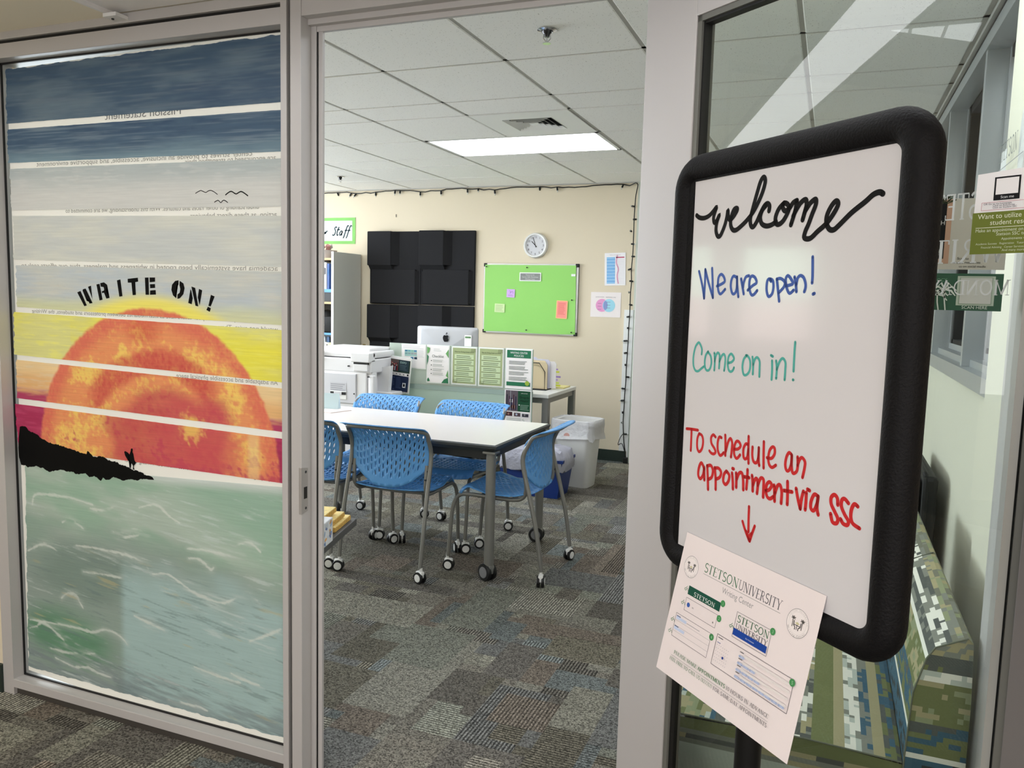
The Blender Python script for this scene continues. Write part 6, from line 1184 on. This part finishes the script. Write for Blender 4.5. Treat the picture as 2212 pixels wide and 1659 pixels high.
for P_, dx in (([(-.3, 0), (0, .7), (.0, .3), (.3, .8), (.45, .75)], -.36), ([(.75, 1.45), (.45, 1.6), (.25, 1.3), (.55, .8), (.5, .2), (.2, 0), (0, .2)], -.27), ([(.3, 1.6), (.1, .6), (.25, .0), (.45, .15)], -.225), ([(.0, 1.05), (.6, 1.1)], -.225), ([(.6, .75), (.25, .8), (.05, .3), (.25, 0), (.5, .4), (.6, .75), (.5, .1), (.7, .1)], -.19), ([(.75, 1.7), (.45, 1.8), (.3, 1.2), (.1, -.3), (-.05, -.5)], -.135), ([(.0, .9), (.6, .95)], -.135), ([(.75, 1.7), (.45, 1.8), (.3, 1.2), (.1, -.3), (-.05, -.5)], -.10), ([(.0, .9), (.6, .95)], -.10)): K.line(sl(P_, dx), .0115, (20, 52, 58), 4)
K.done('lettering', t)
op = ony(787, 748, YW); t = thing('wall_outlet', 'small brass wall outlet below the foam panels', 'outlet', (op[0], YW-.001, op[2])); obj('plate', B().bbox(-.017, .017, -.005, 0, -.022, .022, .002), mat('brass', (170, 144, 84), .4, .6), t); obj('socket', B().box(-.008, .008, -.0065, -.005, -.012, .012), DARK, t)
mk = ony(856, 466, YW); tag(obj('wall_mark', B().box(-.006, .006, -.0012, 0, -.014, .014), mat('mark', (120, 112, 98), .8)), 'small dark scuff on the wall above the foam panels', 'mark'); bpy.data.objects['wall_mark'].location = (mk[0], YW-.0005, mk[2])
# ---- string lights along the ceiling line and down the corner
sl_ = thing('string_lights', 'black string lights along the top of the back wall and down its right corner', 'string lights', (-3.2, YW-.02, CZ))
q = random.Random(8); off = np.array([3.2, -(YW-.02), -CZ]); WIRE = mat('wire_black', (14, 16, 15), .5); pts = []
x = -5.6
while x < -1.65: pts.append(np.array([x, YW-.012, CZ-.024+.008*math.sin(x*9)+q.uniform(-.006, .006)])); x += .055
vert = [(1373, 395), (1378, 399), (1374, 420), (1372, 440), (1370, 470), (1369, 500), (1367, 548), (1364, 581), (1364, 610), (1362, 632), (1361, 660), (1360, 684), (1358, 710), (1357, 735), (1355, 765), (1353, 795), (1352, 822), (1350, 845), (1349, 860), (1348, 880), (1347, 892), (1346, 914), (1347, 946), (1348, 960), (1350, 975), (1350, 990)]
pv = [ony(a, b_, YW-.045) for a, b_ in vert]
obj('wire', B().tube([p+off for p in pts]+[p+off for p in smoothpath(pv, 3)], .0045, 6), WIRE, sl_, smooth=True)
obj('wire', B().tube([p+off for p in smoothpath([ony(a, b_, YW-.05) for a, b_ in ((1348, 935), (1340, 945), (1335, 961), (1343, 958), (1349, 975), (1352, 992))], 4)], .0035, 6), WIRE, sl_, smooth=True)
bulb = B().lathe([(.0075, 0), (.0085, -.03), (.006, -.034)], (0, 0, 0), 8).lathe([(.005, -.032), (.0035, -.048), (.0005, -.052)], (0, 0, 0), 8, mi=1).mesh('bulb', [WIRE, mat('bulb_led', (200, 206, 200), .2)], smooth=True)
def put(p, rx, ry):
    o = bpy.data.objects.new('bulb', bulb); COL.objects.link(o); o.parent = sl_; o.location = [float(a) for a in (np.array(p)+off)]; o.rotation_euler = (rx, ry, q.uniform(0, 3))
for i in range(2, len(pts), 1):
    if q.random() < .36: put(pts[i], q.uniform(-.1, .3), q.uniform(-.7, .9))
for i, (a, b_) in enumerate(((1372, 446), (1370, 474), (1366, 500), (1366, 527), (1367, 554), (1364, 581), (1362, 607), (1361, 632), (1362, 658), (1361, 684), (1359, 709), (1357, 736), (1355, 762), (1353, 789), (1353, 814), (1351, 840), (1350, 865), (1347, 892), (1345, 913), (1348, 938))):
    put(ony(a-2, b_, YW-.045), 0, math.pi/2*(1 if i in (2, 3, 7, 18) else -1)+q.uniform(-.2, .2))
obj('plug', B().bbox(-.02, .02, -.02, .02, -.03, .02, .005), WIRE, sl_).location = [float(a) for a in ony(1351, 993, YW-.06)+off]
# ---- ceiling fittings
vt = thing('air_vent', 'square white ceiling air vent in front of the lit panel', 'air vent', (-1.70, 4.57, CZ-.002))
obj('face_plate', B().box(-.295, .295, -.295, -.15, 0, .006).box(-.295, .295, .15, .295, 0, .006).box(-.295, -.15, -.15, .15, 0, .006).box(.15, .295, -.15, .15, 0, .006), WHITE2, vt); obj('duct', B().box(-.15, .15, -.15, .15, .0175, .019), mat('duct_dark', (22, 24, 24), .9, spec=.1), vt)
for k, r0 in enumerate((.15, .118, .088, .058, .028)):
    ring = [[(-r0, -r0, -.002), (r0, -r0, -.002), (r0, r0, -.002), (-r0, r0, -.002)], [(-r0+.016, -r0+.016, .014), (r0-.016, -r0+.016, .014), (r0-.016, r0-.016, .014), (-r0+.016, r0-.016, .014)]] if r0 > .03 else [[(-r0, -r0, .0), (r0, -r0, .0), (r0, r0, .0), (-r0, r0, .0)], [(-r0, -r0, .004), (r0, -r0, .004), (r0, r0, .004), (-r0, r0, .004)]]
    obj('louver', B().rings(ring, cap=r0 < .03), WHITE2, vt)
CHR = mat('chrome', (210, 210, 212), .15, 1.0)
def sprinkler(p, label):
    t = thing('sprinkler', label, 'sprinkler', (p[0], p[1], CZ), .4, 'ceiling sprinklers')
    obj('escutcheon', B().lathe([(.036, 0), (.038, -.004), (.024, -.008), (.022, 0)], (0, 0, 0), 22), CHR, t, smooth=True); obj('body', B().lathe([(.02, .0), (.018, -.014), (.011, -.02), (.009, -.03)], (0, 0, 0), 14), mat('chrome_dark', (70, 70, 72), .25, .9), t, smooth=True)
    obj('frame_arm', B().tube([(-.012, 0, -.018), (-.014, 0, -.034), (0, 0, -.050)], .002, 6).tube([(.012, 0, -.018), (.014, 0, -.034), (0, 0, -.050)], .002, 6).lathe([(.003, -.02), (.003, -.05)], (0, 0, 0), 8), CHR, t); obj('deflector', B().lathe([(.004, -.05), (.016, -.052), (.016, -.054)], (0, 0, 0), 12), CHR, t)
sprinkler(onz(1182, 63, CZ), 'chrome ceiling sprinkler near the top of the doorway'); sprinkler(onz(735, 381, CZ), 'chrome ceiling sprinkler far left, above the staff sign')
# ---- side table with boxes just inside the door
STZ = .56; tc_ = onz(771, 1119, STZ)
sd = thing('side_table', 'low dark grey side table just inside the left door post', 'side table', (tc_[0], tc_[1], 0), 0)
e1 = onz(703, 1178, STZ); dv = e1-tc_; rz_ = math.atan2(dv[1], dv[0])+math.pi/2; sd.rotation_euler = (0, 0, rz_)
obj('tabletop', B().bbox(-.50, 0, -.46, 0, STZ-.028, STZ, .003), mat('side_grey', (84, 84, 84), .5), sd)
obj('pedestal', B().lathe([(.022, .02), (.022, STZ-.03)], (-.26, -.23, 0), 16), GREYT, sd, smooth=True); obj('foot', B().lathe([(.18, 0), (.18, .012), (.03, .022)], (-.26, -.23, 0), 28), GREYT, sd, smooth=True)
YB = mat('kraft_yellow', (248, 224, 150), .6, noise=((60, 60, 60), .12, 2)); YE = mat('kraft_edge', (206, 164, 84), .7, noise=((160, 160, 160), .35, 2))
for k, ((px, py), z, lb) in enumerate((((758, 1113), 0, 'yellow edged notepad, lowest and nearest the table edge'), ((745, 1106), .022, 'yellow edged notepad in the middle of the stack'), ((727, 1096), .048, 'yellow edged notepad at the top of the stack'))):
    p_ = onz(px, py, STZ+z+.018); t = tag(obj('notepad', B().bbox(-.26, 0, -.18, 0, 0, .017, .002), YE), lb, 'notepad', 'yellow notepads on the side table'); t.location = (p_[0], p_[1], STZ+z+.001); t.rotation_euler = (0, 0, rz_)
    obj('cover', B().box(-.258, -.002, -.178, -.002, .017, .019), YB, t)
p_ = onz(719, 1168, STZ); tbx = thing('tissue_box', 'white tissue box with blue and orange leaf shapes on the side table', 'box', (p_[0], p_[1], STZ+.0005), rz_)
obj('box', B().bbox(-.14, 0, -.11, 0, 0, .085, .002), mat('tissue_white', (226, 228, 232), .6), tbx); q = random.Random(1)
for face in (0, 1):
    K = Ink((.0004, 0, 0), (0, -1, 0), Z_, (1, 0, 0), .0004) if face == 0 else Ink((0, .0004, 0), (-1, 0, 0), Z_, (0, 1, 0), .0004)
    for i in range(16): cx_, cz_, a = q.uniform(.008, .10), q.uniform(.01, .075), q.uniform(0, 3.1); K.line([(cx_-.010*math.cos(a), cz_-.010*math.sin(a)), (cx_, cz_), (cx_+.010*math.cos(a), cz_+.010*math.sin(a))], .010, ((150, 176, 206), (226, 164, 96), (120, 140, 190), (206, 214, 224))[i % 4], 3, taper=True)
    K.done('leaf_print', tbx)
# ================================================================== PATTERNED SEATS BY THE RIGHT WALL
OL, KH, PA, WHT, DT_, TE, GRY, DG, SA = (108, 114, 74), (158, 150, 116), (178, 184, 174), (222, 220, 208), (46, 54, 54), (58, 92, 110), (126, 128, 118), (84, 88, 84), (138, 144, 112)
STY = [(3, (KH, TE, DT_, PA, SA)), (1, (WHT,)), (3, (DT_, PA, DG, KH, PA)), (2, (DG,)), (3, (PA, KH, GRY)), (5, (PA,)), (3, (GRY, KH, DG, WHT)), (5, (OL,)), (2, (KH,)), (2, (WHT, PA, WHT)), (2, (GRY, WHT, DG)), (2, (TE,)), (2, (KH, SA)), (3, (OL, TE, DG)), (4, (TE,)), (1, (WHT,)), (3, (DG, TE, GRY, OL)), (2, (OL,))]
COLS = []
for w, c in STY: COLS += [c]*w
def expand(L_, pad=0):
    out = []
    for w, c in L_: out += [c]*w
    return [COLS[k % len(COLS)] for k in range(max(0, pad-len(out)))]+out
BACKC = expand([(14, (OL, KH, TE)), (3, (WHT, GRY)), (2, (TE,)), (6, (OL, OL, KH)), (7, (TE, TE, TE, DT_)), (1, (WHT,)), (5, (OL, OL, TE)), (2, (DG, TE)), (6, (OL, KH, OL, SA)), (1, (WHT,)), (2, (DG, GRY)), (1, (WHT, WHT, GRY)), (2, (GRY, DG, WHT)), (9, (GRY, KH, SA, GRY, (112, 112, 98)))])
ENDC = expand([(10, (OL, KH, DG)), (3, (WHT, GRY, PA)), (1, (WHT, GRY)), (2, (TE, DG)), (4, (OL, OL, KH)), (7, (TE, TE, TE, TE, DT_)), (1, (WHT,)), (4, (OL, OL, TE)), (2, (TE, TE, DG)), (8, (OL, OL, OL, OL, KH, SA)), (2, (WHT, WHT, PA)), (3, (DG, DG, OL)), (4, (GRY, KH))])
SEATC = expand([(4, (PA, TE, KH)), (4, (KH, OL, SA)), (3, (DT_, PA, TE, KH)), (2, (DG,)), (1, (WHT,)), (3, (DT_, PA, DG, PA)), (2, (DG,)), (7, (PA,)), (3, (GRY, KH, DG, WHT)), (4, (OL,)), (2, (KH,)), (3, (WHT, WHT, PA, GRY)), (2, (TE, TE, GRY)), (2, (KH,)), (3, (OL, TE, DG))], 70)
CUR = [COLS]
_fc = {}
def fab(i, j, seed=0):
    c = CUR[0][i % len(CUR[0])]
    if len(c) == 1: return c[0]
    r_0 = random.Random(i*7919+seed*31+1); k, n = 0, 0
    key = (i, seed, id(CUR[0]))
    if key not in _fc:
        seq = []
        while len(seq) < 400: seq += [c[r_0.randrange(len(c))]]*r_0.choice((1, 1, 2, 2, 3, 5))
        _fc[key] = seq
    return _fc[key][j % 400]
def patch(b, fn, nu, nv, i0=0, seed=0, swap=False):
    for i in range(nu):
        for j in range(nv):
            b.col = tuple(float(v) for v in lin(fab(i0+i, j, seed)))
            b.add([fn(i/nu, j/nv), fn((i+1)/nu, j/nv), fn((i+1)/nu, (j+1)/nv), fn(i/nu, (j+1)/nv)], [(0, 1, 2, 3)])
FAB = mat('woven_upholstery', (255, 255, 255), .8, spec=.2, attr='Col', bump=(700, .3, .0008))
def profpt(pr, t):
    L_ = [0]
    for a, c in zip(pr, pr[1:]): L_.append(L_[-1]+math.dist(a, c))
    d_ = t*L_[-1]
    return (float(np.interp(d_, L_, [p[0] for p in pr])), float(np.interp(d_, L_, [p[1] for p in pr])))
def plen(pr): return sum(math.dist(a, c) for a, c in zip(pr, pr[1:]))
def cushion(name, parent, pr, y0, y1, i0, seed, cell=.0125, cols=None, ends=None):
    CUR[0] = cols or COLS; b = B(); n = max(2, int(plen(pr)/cell)); m_ = int((y1-y0)/.0125)
    patch(b, lambda u, v: (profpt(pr, u)[0], y0+(y1-y0)*v, profpt(pr, u)[1]), n, m_, i0, seed)
    # end faces: rows of the weave run level across them
    xs = [p[0] for p in pr]; zs = [p[1] for p in pr]; zmin, zmax = min(zs), max(zs); top = max(range(len(pr)), key=lambda k: pr[k][1])
    lf = sorted([(p[1], p[0]) for p in pr[:top+1]]); rt = sorted([(p[1], p[0]) for p in pr[top:]])
    fl = lambda z: float(np.interp(z, [p[0] for p in lf], [p[1] for p in lf])); fr = lambda z: float(np.interp(z, [p[0] for p in rt], [p[1] for p in rt]))
    nz = max(2, int((zmax-zmin)/cell)); CUR[0] = ends or COLS
    for yy in (y0, y1):
        patch(b, lambda u, v: (fl(zmin+(zmax-zmin)*u)+(fr(zmin+(zmax-zmin)*u)-fl(zmin+(zmax-zmin)*u))*v, yy, zmin+(zmax-zmin)*u), nz, 10, i0, seed+5)
    CUR[0] = COLS
    return obj(name, b, FAB, parent, colors=True)
PIP = mat('piping', (96, 100, 84), .7)
def seat_unit(label, y0, y1, seed, i0):
    t = thing('lounge_seat', label, 'seat', (0, 0, 0), 0, 'patterned seats along the right wall')
    cushion('seat_cushion', t, [(-.405, .10), (-.41, .30), (-.395, .362), (-.35, .385), (.0, .388), (.215, .380), (.216, .10)], y0+.005, y1-.005, 0, seed, cols=SEATC, ends=COLS)
    cushion('backrest', t, [(.217, .06), (.217, .40), (.224, .555), (.246, .640), (.262, .668), (.30, .690), (.325, .700), (.336, .690), (.341, .55), (.341, .06)], y0, y1, 0, seed+1, cols=BACKC, ends=ENDC)
    pts_ = [(.217, y0-.001, .06), (.217, y0-.001, .40), (.224, y0-.001, .555), (.246, y0-.001, .640), (.262, y0-.001, .668), (.325, y0-.001, .700)]
    obj('seam', B().tube(pts_, .002, 6), PIP, t); obj('seam', B().tube([(-.35, y0+.004, .386), (.0, y0+.004, .389), (.214, y0+.004, .381)], .0022, 6), PIP, t)
    obj('plinth', B().box(-.36, .30, y0+.03, y1-.03, 0, .10), BLK, t); return t
seat_unit('olive and teal patterned low seat nearest the glass, its back towards the right wall', 1.965, 2.632, 1, 0)
seat_unit('second olive patterned low seat, behind the nearest one along the right wall', 2.642, 3.31, 9, 6)
t = thing('armchair', 'patterned armchair with black edging, farthest of the seats along the right wall', 'chair', (0, 0, 0))
b = B(); patch(b, lambda u, v: (.362+.006*math.sin(v*3), 3.52+.62*v, .30+.44*u), 28, 34, 3, 4); obj('backrest', b, FAB, t, colors=True)
obj('shell', B().bbox(.375, .43, 3.50, 4.16, .25, .765, .018), BLK, t); obj('edging', B().tube(smoothpath([(.385, 3.505, .30), (.385, 3.505, .70), (.385, 3.53, .755), (.385, 3.60, .768), (.385, 4.06, .768), (.385, 4.14, .74), (.385, 4.155, .66), (.385, 4.155, .3)], 4), .012, 8), BLK, t, smooth=True)
b = B(); patch(b, lambda u, v: (-.12+.49*u, 3.54+.58*v, .40), 30, 32, 9, 6); obj('seat', b, FAB, t, colors=True); obj('seat_frame', B().bbox(-.13, .38, 3.52, 4.14, .33, .396, .01), BLK, t)
for x in (-.08, .36):
    for y in (3.57, 4.09): obj('leg', B().tube([(x, y, .34), (x, y, 0)], .014, 8), BLK, t, smooth=True)
